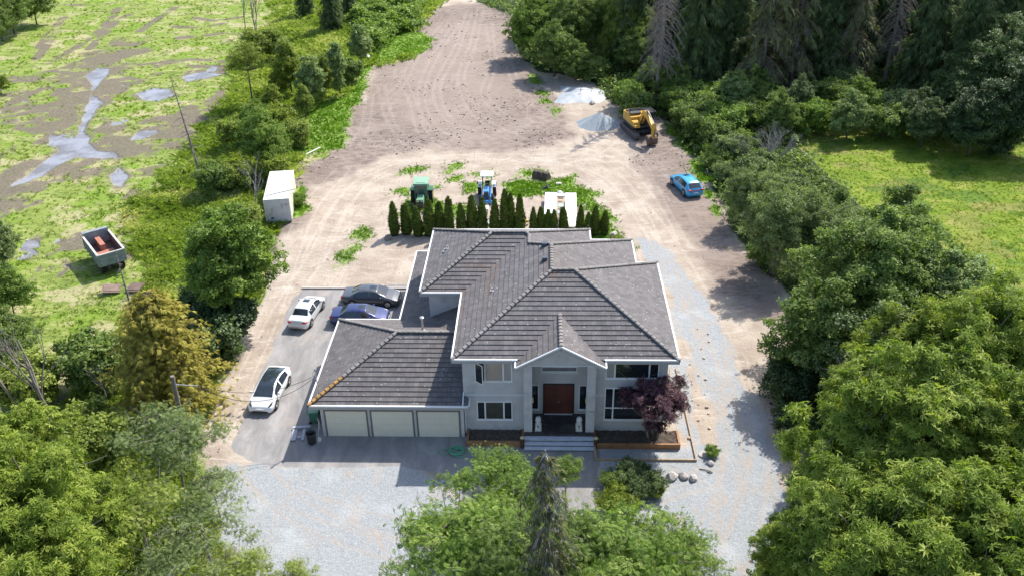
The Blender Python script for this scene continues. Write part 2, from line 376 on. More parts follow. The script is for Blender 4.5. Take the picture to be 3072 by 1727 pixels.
def ground_material(use):
    m, N, L, B = new_mat('ground_cover')
    tc = N.new('ShaderNodeTexCoord').outputs['Object']
    A = {k: attr(N, k) for k in ATT}
    wt = None; ae = None
    nf = noise(N, L, 3.0, 8, .7, tc); nm = noise(N, L, .35, 6, .6, tc); nl = noise(N, L, .09, 4, .6, tc)
    fine = noise(N, L, 14.0, 6, .75, tc)
    def edge(a, k=.35, w=.12):       # sharpen a soft mask with fine noise
        v = math_(N, L, 'ADD', a, math_(N, L, 'MULTIPLY', math_(N, L, 'SUBTRACT', nf, .5), k))
        return sstep(N, L, v, .5 - w, .5 + w)
    # pale packed dirt with tyre marks
    c = ramp(N, L, nm, [(.32, (.265, .210, .160)), (.48, (.385, .318, .248)), (.66, (.51, .44, .355))])
    st = noise(N, L, 1.0, 5, .6, tc, 1.2, sc=(1.3, .16, 1, .35)); st2 = noise(N, L, 1.0, 6, .7, tc, 2.5, sc=(.22, .8, 1, .2))
    c = mix(N, L, c, (.30, .23, .185), math_(N, L, 'MULTIPLY', sstep(N, L, st, .53, .64), .5))
    c = mix(N, L, c, (.64, .58, .50), math_(N, L, 'MULTIPLY', sstep(N, L, st2, .54, .66), .55))
    c = mix(N, L, c, ramp(N, L, fine, [(.3, (.2, .15, .12)), (.5, (.45, .37, .31)), (.8, (.75, .68, .6))]), .28)
    # brown harrowed soil
    fu = noise(N, L, 1.0, 6, .7, tc, 3.0, sc=(.28, .85, 1, .15)); fu2 = noise(N, L, 1.0, 5, .6, tc, 1.5, sc=(1.5, .14, 1, -.15))
    if 'soil' in use:
        s = ramp(N, L, fu, [(.34, (.095, .070, .058)), (.48, (.19, .147, .122)), (.62, (.32, .262, .222))])
        s = mix(N, L, s, (.40, .33, .28), math_(N, L, 'MULTIPLY', sstep(N, L, fu2, .56, .7), .6))
        for cx_, cy_, sc_ in ((-34, 84, .24), (17, 74, .20), (-8, 150, .16)):
            mp = N.new('ShaderNodeMapping'); mp.inputs['Location'].default_value = (-cx_, -cy_, 0); L.new(tc, mp.inputs[0])
            wv = N.new('ShaderNodeTexWave'); wv.wave_type = 'RINGS'; wv.rings_direction = 'Z'; wv.inputs['Scale'].default_value = sc_; wv.inputs['Distortion'].default_value = 5.0; wv.inputs['Detail'].default_value = 4; wv.inputs['Detail Scale'].default_value = .35
            L.new(mp.outputs[0], wv.inputs['Vector'])
            s = mix(N, L, s, (.37, .305, .26), math_(N, L, 'MULTIPLY', math_(N, L, 'MULTIPLY', sstep(N, L, wv.outputs[1], .6, .95), .45), sstep(N, L, noise(N, L, .12 + .02 * sc_, 3, .5, tc), .48, .58)))
        s = mix(N, L, s, (.30, .232, .185), math_(N, L, 'MULTIPLY', sstep(N, L, nl, .48, .62), .7))
        s = mix(N, L, s, (.40, .325, .275), math_(N, L, 'MULTIPLY', A['pale'], .55))
        s = mix(N, L, s, (.42, .35, .30), math_(N, L, 'MULTIPLY', sstep(N, L, A['straw'], .3, .9), .35))
        s = mix(N, L, s, (.12, .09, .08), math_(N, L, 'MULTIPLY', math_(N, L, 'MULTIPLY', sstep(N, L, noise(N, L, .9, 7, .8, tc, .8, sc=(1, 1.3, 1, 0)), .56, .62), .85), math_(N, L, 'SUBTRACT', 1.0, A['pale'])))
        s = mix(N, L, s, ramp(N, L, fine, [(.3, (.08, .06, .05)), (.5, (.24, .19, .165)), (.75, (.50, .43, .38))]), .35)
        c = mix(N, L, c, s, edge(A['soil'], .5, .3))
    c = mix(N, L, c, (.60, .54, .47), math_(N, L, 'MULTIPLY', math_(N, L, 'MULTIPLY', sstep(N, L, A['trk'], .2, 1.0), math_(N, L, 'SUBTRACT', .42, math_(N, L, 'MULTIPLY', A['soil'], .26))), sstep(N, L, nf, .35, .6)))
    # gravel
    if 'grav' in use:
        vo = N.new('ShaderNodeTexVoronoi'); vo.inputs['Scale'].default_value = 16.0; L.new(tc, vo.inputs['Vector'])
        g = ramp(N, L, vo.outputs['Color'], [(.1, (.23, .245, .255)), (.5, (.32, .335, .345)), (.9, (.46, .475, .48))])
        g = mix(N, L, g, (.335, .355, .368), .45)
        nb = noise(N, L, .45, 7, .65, tc, 1.0, sc=(1.6, .6, 1, .25))
        g = mix(N, L, g, (.42, .345, .275), math_(N, L, 'MULTIPLY', sstep(N, L, nb, .52, .68), .6))
        g = mix(N, L, g, (.42, .34, .27), math_(N, L, 'MULTIPLY', A['trk'], .45))
        g = mix(N, L, g, (.50, .52, .53), math_(N, L, 'MULTIPLY', sstep(N, L, nm, .5, .75), .5))
        c = mix(N, L, c, g, edge(A['grav'], .6, .22))
    # grass and weeds in the yard
    gn = noise(N, L, 2.2, 6, .7, tc)
    if 'lawn' in use:
        gr = ramp(N, L, gn, [(.3, (.10, .16, .025)), (.5, (.17, .28, .035)), (.75, (.33, .40, .13))])
        c = mix(N, L, c, gr, edge(A['lawn'], 1.0, .2))
    # right meadow
    if 'mead' in use:
        q = noise(N, L, 1.0, 6, .7, tc, .6, sc=(.35, .8, 1, .1)); q2 = noise(N, L, .22, 5, .6, tc)
        me = ramp(N, L, q, [(.30, (.08, .135, .012)), (.42, (.135, .21, .016)), (.54, (.20, .265, .024)), (.68, (.33, .32, .09))])
        me = mix(N, L, me, (.135, .205, .018), math_(N, L, 'MULTIPLY', sstep(N, L, q2, .45, .6), .6))
        me = mix(N, L, me, (.27, .215, .09), math_(N, L, 'MULTIPLY', edge(A['straw'], .9, .3), .5))
        me = mix(N, L, me, (.085, .16, .02), math_(N, L, 'MULTIPLY', edge(A['clump'], 1.0, .25), .7))
        c = mix(N, L, c, me, edge(A['mead'], .3, .2))
    # undergrowth floor
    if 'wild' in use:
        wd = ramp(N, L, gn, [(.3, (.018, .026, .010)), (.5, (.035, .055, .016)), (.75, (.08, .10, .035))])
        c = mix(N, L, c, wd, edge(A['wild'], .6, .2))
    # rough bank
    if 'bank' in use:
        bk = ramp(N, L, noise(N, L, 1.0, 6, .7, tc, .8, sc=(1.4, .7, 1, .5)), [(.28, (.11, .15, .03)), (.45, (.21, .27, .06)), (.6, (.33, .35, .11)), (.75, (.55, .50, .28))])
        bk = mix(N, L, bk, (.58, .52, .30), math_(N, L, 'MULTIPLY', edge(A['straw'], .9, .3), .7))
        c = mix(N, L, c, bk, edge(A['bank'], .6, .2))
    # marsh : green, straw, mud
    if 'marsh' in use:
        mz = noise(N, L, 1.0, 7, .72, tc, 1.0, sc=(.30, .95, 1, .25))
        ma = ramp(N, L, mz, [(.30, (.10, .085, .055)), (.38, (.12, .165, .035)), (.48, (.20, .265, .05)), (.57, (.29, .325, .095)), (.66, (.44, .41, .22))])
        ma = mix(N, L, ma, (.235, .30, .058), math_(N, L, 'MULTIPLY', sstep(N, L, nl, .42, .6), .4))
        ma = mix(N, L, ma, ramp(N, L, nf, [(.35, (.29, .26, .13)), (.6, (.45, .42, .23))]), math_(N, L, 'MULTIPLY', edge(A['straw'], .9, .3), .85))
        ma = mix(N, L, ma, ramp(N, L, nf, [(.35, (.10, .17, .02)), (.6, (.22, .33, .035))]), math_(N, L, 'MULTIPLY', edge(A['clump'], .9, .25), .9))
        c = mix(N, L, c, ma, edge(A['marsh'], .6, .2))
    if 'mud' in use:
        mdc = ramp(N, L, nf, [(.3, (.10, .082, .066)), (.55, (.185, .15, .12)), (.8, (.29, .24, .18))])
        c = mix(N, L, c, mdc, math_(N, L, 'MULTIPLY', edge(A['mud'], 1.8, .25), .9))
    if 'water' in use:
        wt = edge(A['water'], 1.0, .28)
        c = mix(N, L, c, ramp(N, L, nm, [(.42, (.17, .15, .135)), (.58, (.29, .285, .30))]), wt)
    # asphalt with tan dust
    if 'asph' in use:
        an = noise(N, L, 1.0, 6, .65, tc, .8, sc=(.9, .28, 1, -.25))
        a_ = ramp(N, L, an, [(.3, (.19, .185, .185)), (.5, (.27, .26, .255)), (.72, (.40, .38, .37))])
        a_ = mix(N, L, a_, (.42, .36, .31), math_(N, L, 'MULTIPLY', sstep(N, L, nm, .52, .68), .5))
        a_ = mix(N, L, a_, ramp(N, L, fine, [(.3, (.08, .08, .08)), (.7, (.38, .37, .36))]), .18)
        c = mix(N, L, c, a_, edge(A['asph'], .18, .25))
    hs = N.new('ShaderNodeHueSaturation'); hs.inputs['Saturation'].default_value = .98; L.new(c, hs.inputs['Color'])
    L.new(hs.outputs[0], B.inputs['Base Color'])
    wt = 0.0 if wt is None else wt
    ro = math_(N, L, 'SUBTRACT', .92, math_(N, L, 'MULTIPLY', wt, .82)); L.new(ro, B.inputs['Roughness'])
    L.new(math_(N, L, 'ADD', .15, math_(N, L, 'MULTIPLY', wt, .55)), B.inputs['Specular IOR Level'])
    h = math_(N, L, 'MULTIPLY', math_(N, L, 'ADD', math_(N, L, 'MULTIPLY', nf, .8), math_(N, L, 'ADD', math_(N, L, 'MULTIPLY', fu, A['soil']), math_(N, L, 'MULTIPLY', fine, .35))), math_(N, L, 'SUBTRACT', 1.0, wt))
    b = N.new('ShaderNodeBump'); b.inputs['Distance'].default_value = .16
    L.new(math_(N, L, 'SUBTRACT', .75, math_(N, L, 'MULTIPLY', A['asph'], .6)), b.inputs['Strength'])
    L.new(h, b.inputs['Height']); L.new(b.outputs[0], B.inputs['Normal'])
    return m
for k, nm_ in enumerate(['ground', 'gravel_drive', 'bank_ground', 'marsh_ground', 'meadow_ground', 'forest_floor', 'marsh_water', 'asphalt_driveway']):
    F = quads[fcls == k]
    if len(F) == 0: continue
    uq, inv = np.unique(F.ravel(), return_inverse=True)
    me = np_mesh(nm_, GPT[uq], inv.reshape(-1, 4), {a: ATT[a].reshape(-1)[uq] for a in ATT}, smooth=True)
    use = [a for a in ATT if ATT[a].reshape(-1)[uq].max() > .02]
    tag(link(nm_, me, None, ground_material(use)), kind='structure')
# ------------------------------------------------------------------ house
def roof_mat():
    m, N, L, B = new_mat('concrete_roof_tile')
    tc = N.new('ShaderNodeTexCoord').outputs['Object']
    n1 = noise(N, L, 1.3, 6, .65, tc); n2 = noise(N, L, 9.0, 5, .7, tc)
    c = ramp(N, L, n1, [(.3, (.105, .100, .103)), (.5, (.145, .139, .142)), (.72, (.195, .188, .188))])
    c = mix(N, L, c, ramp(N, L, n2, [(.3, (.07, .065, .066)), (.55, (.16, .15, .15)), (.8, (.27, .26, .25))]), .45)
    # each tile its own tone
    br = N.new('ShaderNodeTexBrick'); br.inputs['Scale'].default_value = 1.0
    br.inputs['Color1'].default_value = (.75, .75, .75, 1); br.inputs['Color2'].default_value = (1.15, 1.12, 1.12, 1); br.inputs['Mortar'].default_value = (.55, .55, .55, 1)
    br.inputs['Mortar Size'].default_value = .010; br.inputs['Brick Width'].default_value = .32; br.inputs['Row Height'].default_value = .35
    uv = N.new('ShaderNodeUVMap'); uv.uv_map = 'uv'; L.new(uv.outputs[0], br.inputs['Vector'])
    c = mix(N, L, c, br.outputs[0], .8, 'MULTIPLY')
    # lichen specks and rust coloured moss under the ridges
    vo = N.new('ShaderNodeTexVoronoi'); vo.inputs['Scale'].default_value = 2.3; L.new(tc, vo.inputs['Vector'])
    sp = sstep(N, L, vo.outputs['Distance'], .14, .09)
    c = mix(N, L, c, (.42, .42, .40), math_(N, L, 'MULTIPLY', sp, .8))
    n3 = noise(N, L, 2.2, 6, .8, tc)
    sv = attr(N, 'moss')
    mo = math_(N, L, 'MULTIPLY', math_(N, L, 'MULTIPLY', sstep(N, L, n3, .45, .60), .8), sv)
    c = mix(N, L, c, ramp(N, L, n2, [(.35, (.06, .04, .02)), (.6, (.27, .13, .045))]), mo)
    n4 = noise(N, L, 5.0, 4, .8, tc)
    c = mix(N, L, c, (.025, .022, .02), math_(N, L, 'MULTIPLY', sstep(N, L, n4, .64, .69), .9))
    L.new(c, B.inputs['Base Color']); B.inputs['Roughness'].default_value = .8; B.inputs['Specular IOR Level'].default_value = .3
    bump(N, L, B, n2, .25, .02)
    return m
ROOF = roof_mat()
STUC = mat('grey_stucco', (.54, .53, .53), .9, .09, 1.4, bmp=.2, spec=.2, dirt=(.43, .42, .42), dscale=.8)
STUC2 = mat('recess_stucco', (.46, .465, .465), .9, .08, 2.0, spec=.2)
WHITE = mat('white_trim', (.80, .80, .80), .45, .05, 3.0, dirt=(.70, .70, .69), dscale=1.5)
FASC = mat('grey_fascia', (.36, .355, .35), .6, .06, 3.0)
SOFF = mat('grey_soffit', (.45, .45, .45), .8, .05, 3.0)
GDOOR = mat('cream_garage_door', (.72, .68, .57), .55, .04, 2.0)
GLASS = glass_mat('window_glass'); DARK = mat('painted_room_dark', (.03, .03, .035), .8)
BLIND = mat('beige_blind', (.36, .31, .26), .25, .15, 1.2, spec=.8)
BLIND2 = mat('grey_blind', (.33, .32, .32), .25, .1, 1.2, spec=.8)
CAPM = mat('ridge_tile', (.24, .225, .21), .85, .25, 2.5, spec=.2, dirt=(.14, .13, .12), dscale=1.5)
CAPR = mat('rusty_ridge_tile', (.36, .20, .07), .85, .35, 3.0, spec=.2, dirt=(.42, .28, .08), dscale=2)
METAL = mat('galvanised_metal', (.55, .55, .55), .35, .1, 4, metal=.7)
WOOD_D = mat('red_wood_door', (.105, .030, .022), .45, .25, 2.0)
CONC = mat('painted_step', (.58, .60, .65), .7, .08, 2.0, dirt=(.38, .40, .45), dscale=1.6)
SLATE = mat('porch_slate', (.055, .048, .052), .35, .5, 2.2, dirt=(.10, .085, .075), dscale=1.2)

house = empty('house', (0, 0, 0), 0, 'large two-storey grey stucco house with dark tiled hip roofs and three-door garage', 'house')
K1, K2 = .46, .44
A_ = (-5.72, -.16); B_ = (-5.72, 8.30); C_ = (-8.785, 8.30); D_ = (-8.785, 18.56); E_ = (4.03, 18.56); F_ = (4.03, 16.73); G_ = (7.31, 16.73); H_ = (7.31, 12.94); I_ = (8.92, 12.94); J_ = (8.92, -.16)
ZE, ZG = 6.44, 2.90
hm = (12.94 + .16) / 2; P1 = (.795, 6.39); hP = 6.55
P1 = (A_[0] + 6.515, A_[1] + 6.55); P2 = (J_[0] - 6.55, 6.39)
P3 = (P1[0], G_[1] - 6.515); hE = (E_[0] - A_[0]) / 2; P4 = (A_[0] + hE, F_[1] - hE)
hW = (D_[1] - C_[1]) / 2; yW = C_[1] + hW; W1 = (C_[0] + hW, yW); Q1 = (E_[0] - hW, yW); Q2 = (P4[0], C_[1] + hE)
CR = {}   # heights
def clip(poly, ax, off, keep_ge):
    """clip by s(p)=ax.p-off"""
    out = []
    n = len(poly)
    for i in range(n):
        a, b = poly[i], poly[(i + 1) % n]
        sa = ax[0] * a[0] + ax[1] * a[1] - off; sb = ax[0] * b[0] + ax[1] * b[1] - off
        if not keep_ge: sa, sb = -sa, -sb
        if sa >= -1e-9: out.append(a)
        if (sa > 1e-9 and sb < -1e-9) or (sa < -1e-9 and sb > 1e-9):
            t = sa / (sa - sb); out.append((a[0] + t * (b[0] - a[0]), a[1] + t * (b[1] - a[1])))
    return out
def roof_faces(name, faces, ze, k, parent, step=.048, dh=.35, mossf=None):
    """faces: (polygon in plan, eave point, inward normal). Courses are real steps."""
    V = []; F = []; UV = []; MO = []
    for poly, e, nrm in faces:
        off = e[0] * nrm[0] + e[1] * nrm[1]
        hs = [nrm[0] * p[0] + nrm[1] * p[1] - off for p in poly]
        hmax = max(hs); h = 0.0; tn = (-nrm[1], nrm[0]); row = 0
        while h < hmax - 1e-3:
            h1 = min(h + dh, hmax)
            q = clip(clip(poly, nrm, off + h, True), nrm, off + h1, False)
            if len(q) >= 3:
                b = len(V)
                for p in q:
                    hh = nrm[0] * p[0] + nrm[1] * p[1] - off
                    fr = (hh - h) / dh
                    V.append((p[0], p[1], ze + k * hh + step * (1 - fr)))
                    UV.append((tn[0] * p[0] + tn[1] * p[1] + (row % 2) * .16, row * .35 + .01 + .33 * max(0, min(1, fr)))); MO.append(mossf(p[0], p[1], hh) if mossf else 0)
                F.append(tuple(range(b, b + len(q))))
                # riser on the lower edge
                low = [p for p in q if abs(nrm[0] * p[0] + nrm[1] * p[1] - off - h) < 1e-6]
                if len(low) >= 2:
                    low.sort(key=lambda p: tn[0] * p[0] + tn[1] * p[1]); a, c = low[0], low[-1]
                    b = len(V); z0 = ze + k * h
                    for p, z in ((a, z0 - .002), (c, z0 - .002), (c, z0 + step), (a, z0 + step)): V.append((p[0], p[1], z)); UV.append((0, row * .35)); MO.append(0)
                    F.append((b, b + 1, b + 2, b + 3))
            h = h1; row += 1
    me = bpy.data.meshes.new(name); me.from_pydata(V, [], F)
    ul = me.uv_layers.new(name='uv')
    li = [l.vertex_index for l in me.loops]
    ul.data.foreach_set('uv', np.array([UV[i] for i in li], dtype=np.float32).ravel())
    a = me.attributes.new('moss', 'FLOAT', 'POINT'); a.data.foreach_set('value', np.array(MO, dtype=np.float32))
    bm = bmesh.new(); bm.from_mesh(me)
    for f in bm.faces:
        f.normal_update()
        if f.normal.z < -1e-4: f.normal_flip()
    bm.to_mesh(me); bm.free()
    return link(name, me, parent, ROOF)
S_, N_, Wn, En = (0, 1), (0, -1), (1, 0), (-1, 0)
def moss_main(x, y, h):
    m = 0.02
    m += .75 * math.exp(-((x + 3.6) / .5) ** 2) * (1 if 8.3 < y < 13.6 and x < -1 else 0)
    m += .9 * math.exp(-((x - P1[0]) / .7) ** 2 - ((y - 5.6) / 1.0) ** 2)
    m += .6 * math.exp(-((x - P2[0]) / .5) ** 2 - ((y - 5.8) / .9) ** 2)
    m += .8 * math.exp(-((x + 1.35) / .35) ** 2 - ((y - .1) / .4) ** 2) + .8 * math.exp(-((x - 4.0) / .35) ** 2 - ((y - .1) / .4) ** 2)
    m += .6 * math.exp(-((x - B_[0]) ** 2 + (y - B_[1]) ** 2) / .9)
    m += .35 * math.exp(-((x - 1.6) / 1.2) ** 2 - ((y - 9) / 2.0) ** 2)
    return min(1, m)
main_faces = [([A_, J_, P2, P1], A_, S_), ([J_, I_, P2], J_, En), ([I_, H_, P1, P2], I_, N_), ([H_, G_, P3, P1], H_, En), ([G_, F_, P4, P3], G_, N_),
  ([F_, E_, Q1, Q2, P4], F_, En), ([E_, D_, W1, Q1], E_, N_), ([D_, C_, W1], D_, Wn), ([C_, B_, Q2, Q1, W1], C_, S_), ([B_, A_, P1, P3, P4, Q2], B_, Wn)]
roof = roof_faces('main_roof', main_faces, ZE, K1, house, mossf=moss_main)
# garage and lower side wing
K_ = (-15.41, -.485); Lg = (-15.41, 10.30); Mg = (-10.76, 10.30); Ng = (-10.76, 21.43); hg = (10.30 + .485) / 2; Gx = (K_[0] + hg, K_[1] + hg); xr = -5.125
Vg = (Mg[0] + hg, Mg[1] - hg)
gar_faces = [([K_, (xr, K_[1]), (xr, Gx[1]), Gx], K_, S_), ([Lg, K_, Gx], Lg, Wn), ([Mg, Lg, Gx, Vg], Mg, N_),
  ([Ng, Mg, Vg, (xr, Vg[1]), (xr, 8.9), (-8.19, 8.9), (-8.19, Ng[1] - 2.57)], Ng, Wn), ([Ng, (-8.19, Ng[1] - 2.57), (3.0, Ng[1] - 2.57), (3.0, Ng[1])], Ng, N_)]
roof_faces('garage_roof', gar_faces, ZG, K2, house, mossf=lambda x, y, h: .10 + .7 * (math.exp(-((x + 6.3) / 1.0) ** 2 - ((y - 7.2) / .7) ** 2)))
# portico gable roof
GY0, GYE = -.85, 5.6; gx0, gx1, gxc, gz0, gz1 = -1.57, 4.19, 1.31, 6.30, 7.92
kg = (gz1 - gz0) / (gxc - gx0)
roof_faces('portico_roof', [([(gx0, GY0), (gxc, GY0), (gxc, GYE), (gx0, GYE)], (gx0, 0), Wn), ([(gx1, GY0), (gxc, GY0), (gxc, GYE), (gx1, GYE)], (gx1, 0), En)], gz0, kg, house, mossf=lambda x, y, h: .15)
# ridge and hip tiles
def caps(name, lines, m, parent, r=.13, L=.36):
    mb = MB()
    for a, b in lines:
        a = Vector(a); b = Vector(b); d = b - a; n = max(1, int(d.length / L)); d.normalize(); st = (b - a).length / n
        sx = d.cross(Vector((0, 0, 1))).normalized(); uz = sx.cross(d)
        for i in range(n):
            p = a + d * st * i; V = []
            for t, rr, lift in ((0, r * 1.18, .045), (st * 1.04, r * .88, .012)):
                for kk in range(6):
                    an = math.pi * kk / 5
                    V.append(p + d * t + sx * math.cos(an) * rr + uz * (math.sin(an) * rr * .62 + lift))
            for kk in range(6): pass
            F = [(kk, kk + 1, 7 + kk, 6 + kk) for kk in range(5)] + [tuple(range(6)), tuple(range(6, 12))]
            mb.add(V, F)
    return mb.build(name, m, parent)
def z1_(p, h): return (p[0], p[1], ZE + K1 * h + .03)
def zg_(p, h): return (p[0], p[1], ZG + K2 * h + .03)
h1, h2, h3, h4 = 6.55, hE, hW, hg
caps('ridge_tiles', [(z1_(A_, 0), z1_(P1, 6.53)), (z1_(J_, 0), z1_(P2, 6.55)), (z1_(P1, 6.53), z1_(P2, 6.55)), (z1_(I_, 0), z1_(P2, 6.55)), (z1_(P1, 6.53), z1_(P3, 6.515)), (z1_(G_, 0), z1_(P3, 6.515)),
   (z1_(P4, hE), z1_(P3, 6.515)), (z1_(Q2, hE), z1_(P4, hE)), (z1_(Q1, hW), z1_(Q2, hE)), (z1_(E_, 0), z1_(Q1, hW)), (z1_(W1, hW), z1_(Q1, hW)), (z1_(C_, 0), z1_(W1, hW)), (z1_(D_, 0), z1_(W1, hW))], CAPM, house)
tm = .38
Tm = (K_[0] + hg * tm, K_[1] + hg * tm)
caps('garage_ridge_tiles', [(zg_(Tm, hg * tm), zg_(Gx, hg)), (zg_(Lg, 0), zg_(Gx, hg)), (zg_(Gx, hg), zg_((xr, Gx[1]), hg))], CAPM, house)
tag(caps('hip_tiles', [(zg_(K_, 0.1), zg_(Tm, hg * tm))], CAPR, house), 'rust-orange stained hip tiles at the garage corner')
caps('portico_ridge_tiles', [((gxc, GY0 + .02, gz1 + .04), (gxc, 3.1, gz1 + .04))], CAPM, house)

# gutters, fascia, soffit
def gutters(name, pts, z, closed, parent):
    g = MB(); f = MB(); n = len(pts)
    for i in range(n if closed else n - 1):
        a, b = pts[i], pts[(i + 1) % n]
        dx, dy = b[0] - a[0], b[1] - a[1]; Ln = math.hypot(dx, dy); dx /= Ln; dy /= Ln
        g.bar((a[0] - dx * .055, a[1] - dy * .055, z + .03), (b[0] + dx * .055, b[1] + dy * .055, z + .03), .11, .10 - .0006 * i)
        f.bar((a[0] - dx * .02, a[1] - dy * .02, z - .135), (b[0] + dx * .02, b[1] + dy * .02, z - .135), .05, .226 - .0006 * i)
    g.build(name, WHITE, parent); f.build('fascia', FASC, parent)
ring = [A_, B_, C_, D_, E_, F_, G_, H_, I_, J_]
gutters('gutter', [(4.19, -.16), J_, I_, H_, G_, F_, E_, D_, C_, B_, A_, (-1.52, -.16)], ZE, False, house)
gutters('garage_gutter', [(-4.70, .40), (-4.70, K_[1]), K_, Lg, Mg, Ng, (3.0, Ng[1])], ZG, False, house)
mb = MB(); mb.prism([A_, B_, C_, D_, E_, F_, G_, H_, I_, J_], ZE - .24, ZE - .21)
mb.prism([K_, Lg, Mg, Ng, (3, Ng[1]), (3, 18.2), (-8.2, 18.2), (-8.2, 8.9), (xr, 8.9), (xr, K_[1])], ZG - .24, ZG - .21)
mb.build('soffit', SOFF, house)
# small return of the garage roof round the house corner
mb = MB(); mb.add([(-4.72, -.46, ZG + .02), (-4.72, .42, ZG + .02), (xr, .42, ZG + .36), (xr, .0, ZG + .36), (xr, -.46, ZG + .06)], [(0, 1, 2, 3), (0, 3, 4)])
me_ = mb.build('roof_return', mat('return_tile', (.15, .14, .143), .8, .2, 6), house)  # even tile colour, close to the main roof tone
MB().bar((xr + .02, -.50, ZG + .14), (xr + .02, .42, ZG + .56), .07, .10).build('flashing', WHITE, house)
# portico bargeboards
mb = MB(); fb = MB()
for xa, s in ((gx0, 1), (gx1, -1)):
    a = Vector((xa - s * .02, GY0 - .02, gz0 + .03)); b = Vector((gxc, GY0 - .02, gz1 + .05))
    mb.bar(a, b, .09, .09); fb.bar(a - Vector((0, -.02, .16)), b - Vector((0, -.02, .16)), .05, .22)
    mb.bar((xa - s * .03, GY0, gz0 + .03), (xa - s * .03, -.16, gz0 + .06), .09, .10)
mb.build('bargeboard_trim', WHITE, house); fb.build('bargeboard', FASC, house)

# walls
OH = .6
mb = MB()
YF = .43
wl, wr = -5.12, 8.32
body = [(wl, YF), (wl, 8.9), (-8.19, 8.9), (-8.19, 17.96), (3.43, 17.96), (3.43, 16.13), (6.71, 16.13), (6.71, 12.34), (wr, 12.34), (wr, YF), (3.40, YF), (3.40, 1.76), (-.87, 1.76), (-.87, YF)]
mb.prism(body, 0, ZE - .2)
mb.build('main_wall', STUC, house)
gb = [(-14.81, 0), (-14.81, 9.7), (-10.16, 9.7), (-10.16, 20.83), (2.4, 20.83), (2.4, 17.97), (-8.2, 17.97), (-8.2, 8.91), (-5.13, 8.91), (-5.13, 0)]
mb = MB(); mb.prism(gb, 0, ZG - .2); mb.build('garage_wall', STUC, house)
for xa, xb in ((wl - .02, -1.12), (3.64, 4.22), (7.81, wr + .02)): MB().box(xa, xb, YF - .03, YF, 3.20, 3.30).build('belt_course', mat('belt_trim', (.66, .68, .69), .8, .04), house)
# portico
mb = MB(); mb.box(-1.09, -.53, -.25, YF - .003, 0, 6.07); mb.build('pillar', STUC, house)
mb = MB(); mb.box(3.05, 3.62, -.25, YF - .003, 0, 6.07); mb.build('pillar', STUC, house)
mb = MB()
mb.add([(-1.09, -.25, 6.072), (3.62, -.25, 6.072), (3.62, -.25, 6.50), (gxc, -.25, gz1 - .10), (-1.09, -.25, 6.50), (-1.09, YF - .003, 6.072), (3.62, YF - .003, 6.072), (3.62, YF - .003, 6.5), (gxc, YF - .003, gz1 - .1), (-1.09, YF - .003, 6.5)],
       [(0, 1, 2, 3, 4), (9, 8, 7, 6, 5), (0, 5, 6, 1), (1, 6, 7, 2), (2, 7, 8, 3), (3, 8, 9, 4), (4, 9, 5, 0)])
mb.build('portico_gable', STUC, house)
MB().box(-1.12, 3.65, -.285, -.25, 6.07, 6.16).build('portico_band', mat('belt_trim', (.66, .68, .69), .8, .04), house)
MB().box(-1.07, 3.60, -.49, 1.75, .56, .68).box(-1.05, 3.58, -.46, 1.75, 0, .56).build('porch_floor', SLATE, house)
mb = MB()
for i, (ya, z) in enumerate(((-.83, .51), (-1.10, .34), (-1.40, .17))):
    y0 = (-.83, -1.13, -1.42)[i]; y1 = (-.47, -.83, -1.13)[i] - .004
    MB().box(-1.03, 3.57, y0, y1, 0, z - .05).build('step_riser', mat('step_riser', (.16, .17, .20), .8), house); mb.box(-1.05, 3.59, y0 - .03, y1, z - .05, z)
mb.build('front_step', CONC, house)
STW = mat('recess_trim', (.60, .62, .64), .8, .04)
# front door
fd = MB().box(.20, .30, 1.70, 1.76, .68, 3.16).box(2.22, 2.32, 1.70, 1.76, .68, 3.16).box(.20, 2.32, 1.70, 1.76, 3.16, 3.24).build('door_frame', mat('dark_frame', (.02, .018, .02), .5), house)
for x0, x1, hx in ((.30, 1.255, 1.20), (1.265, 2.22, 1.32)):
    d = MB().box(x0, x1, 1.71, 1.755, .72, 3.16)
    for z0, z1 in ((.85, 1.55), (1.7, 2.3), (2.42, 3.05)): d.box(x0 + .14, x1 - .14, 1.695, 1.71, z0, z1)
    do = d.build('front_door', WOOD_D, house)
    MB().cyl((hx, 1.675, 1.75), .03, .05, 10, 'y').build('door_knob', METAL, do)
MB().box(.28, 2.24, 1.62, 1.70, .685, .73).build('door_sill', mat('belt_trim', (.6, .6, .6)), house)
# windows
def window(x0, x1, z0, z1, y, vs=(), hs=(), panes=None, fw=.07, name='window'):
    fr = MB(); yo = y - .05
    fr.box(x0, x1, yo, y + .01, z0, z0 + fw); fr.box(x0, x1, yo, y + .01, z1 - fw, z1)
    fr.box(x0, x0 + fw, yo, y + .01, z0 + fw, z1 - fw); fr.box(x1 - fw, x1, yo, y + .01, z0 + fw, z1 - fw)
    for v in vs: fr.box(v - .05, v + .05, yo + .004, y + .01, z0 + fw, z1 - fw)
    for hz in hs: fr.box(x0 + fw, x1 - fw, yo + .008, y + .01, hz - .05, hz + .05)
    w_ = fr.build(name, WHITE, house)
    fr2 = MB().box(x0 - .04, x1 + .04, y - .09, y - .0, z0 - .07, z0 - .004); fr2.build('window_sill', WHITE, w_)
    xs = [x0 + fw] + [c for v in vs for c in (v - .05, v + .05)] + [x1 - fw]
    zs = [z0 + fw] + [c for v in hs for c in (v - .05, v + .05)] + [z1 - fw]
    k = 0
    for i in range(0, len(xs), 2):
        for j in range(0, len(zs), 2):
            MB().box(xs[i], xs[i + 1], y - .022, y - .006, zs[j], zs[j + 1]).build('pane', (panes[k] if panes else GLASS), w_); k += 1
    return w_
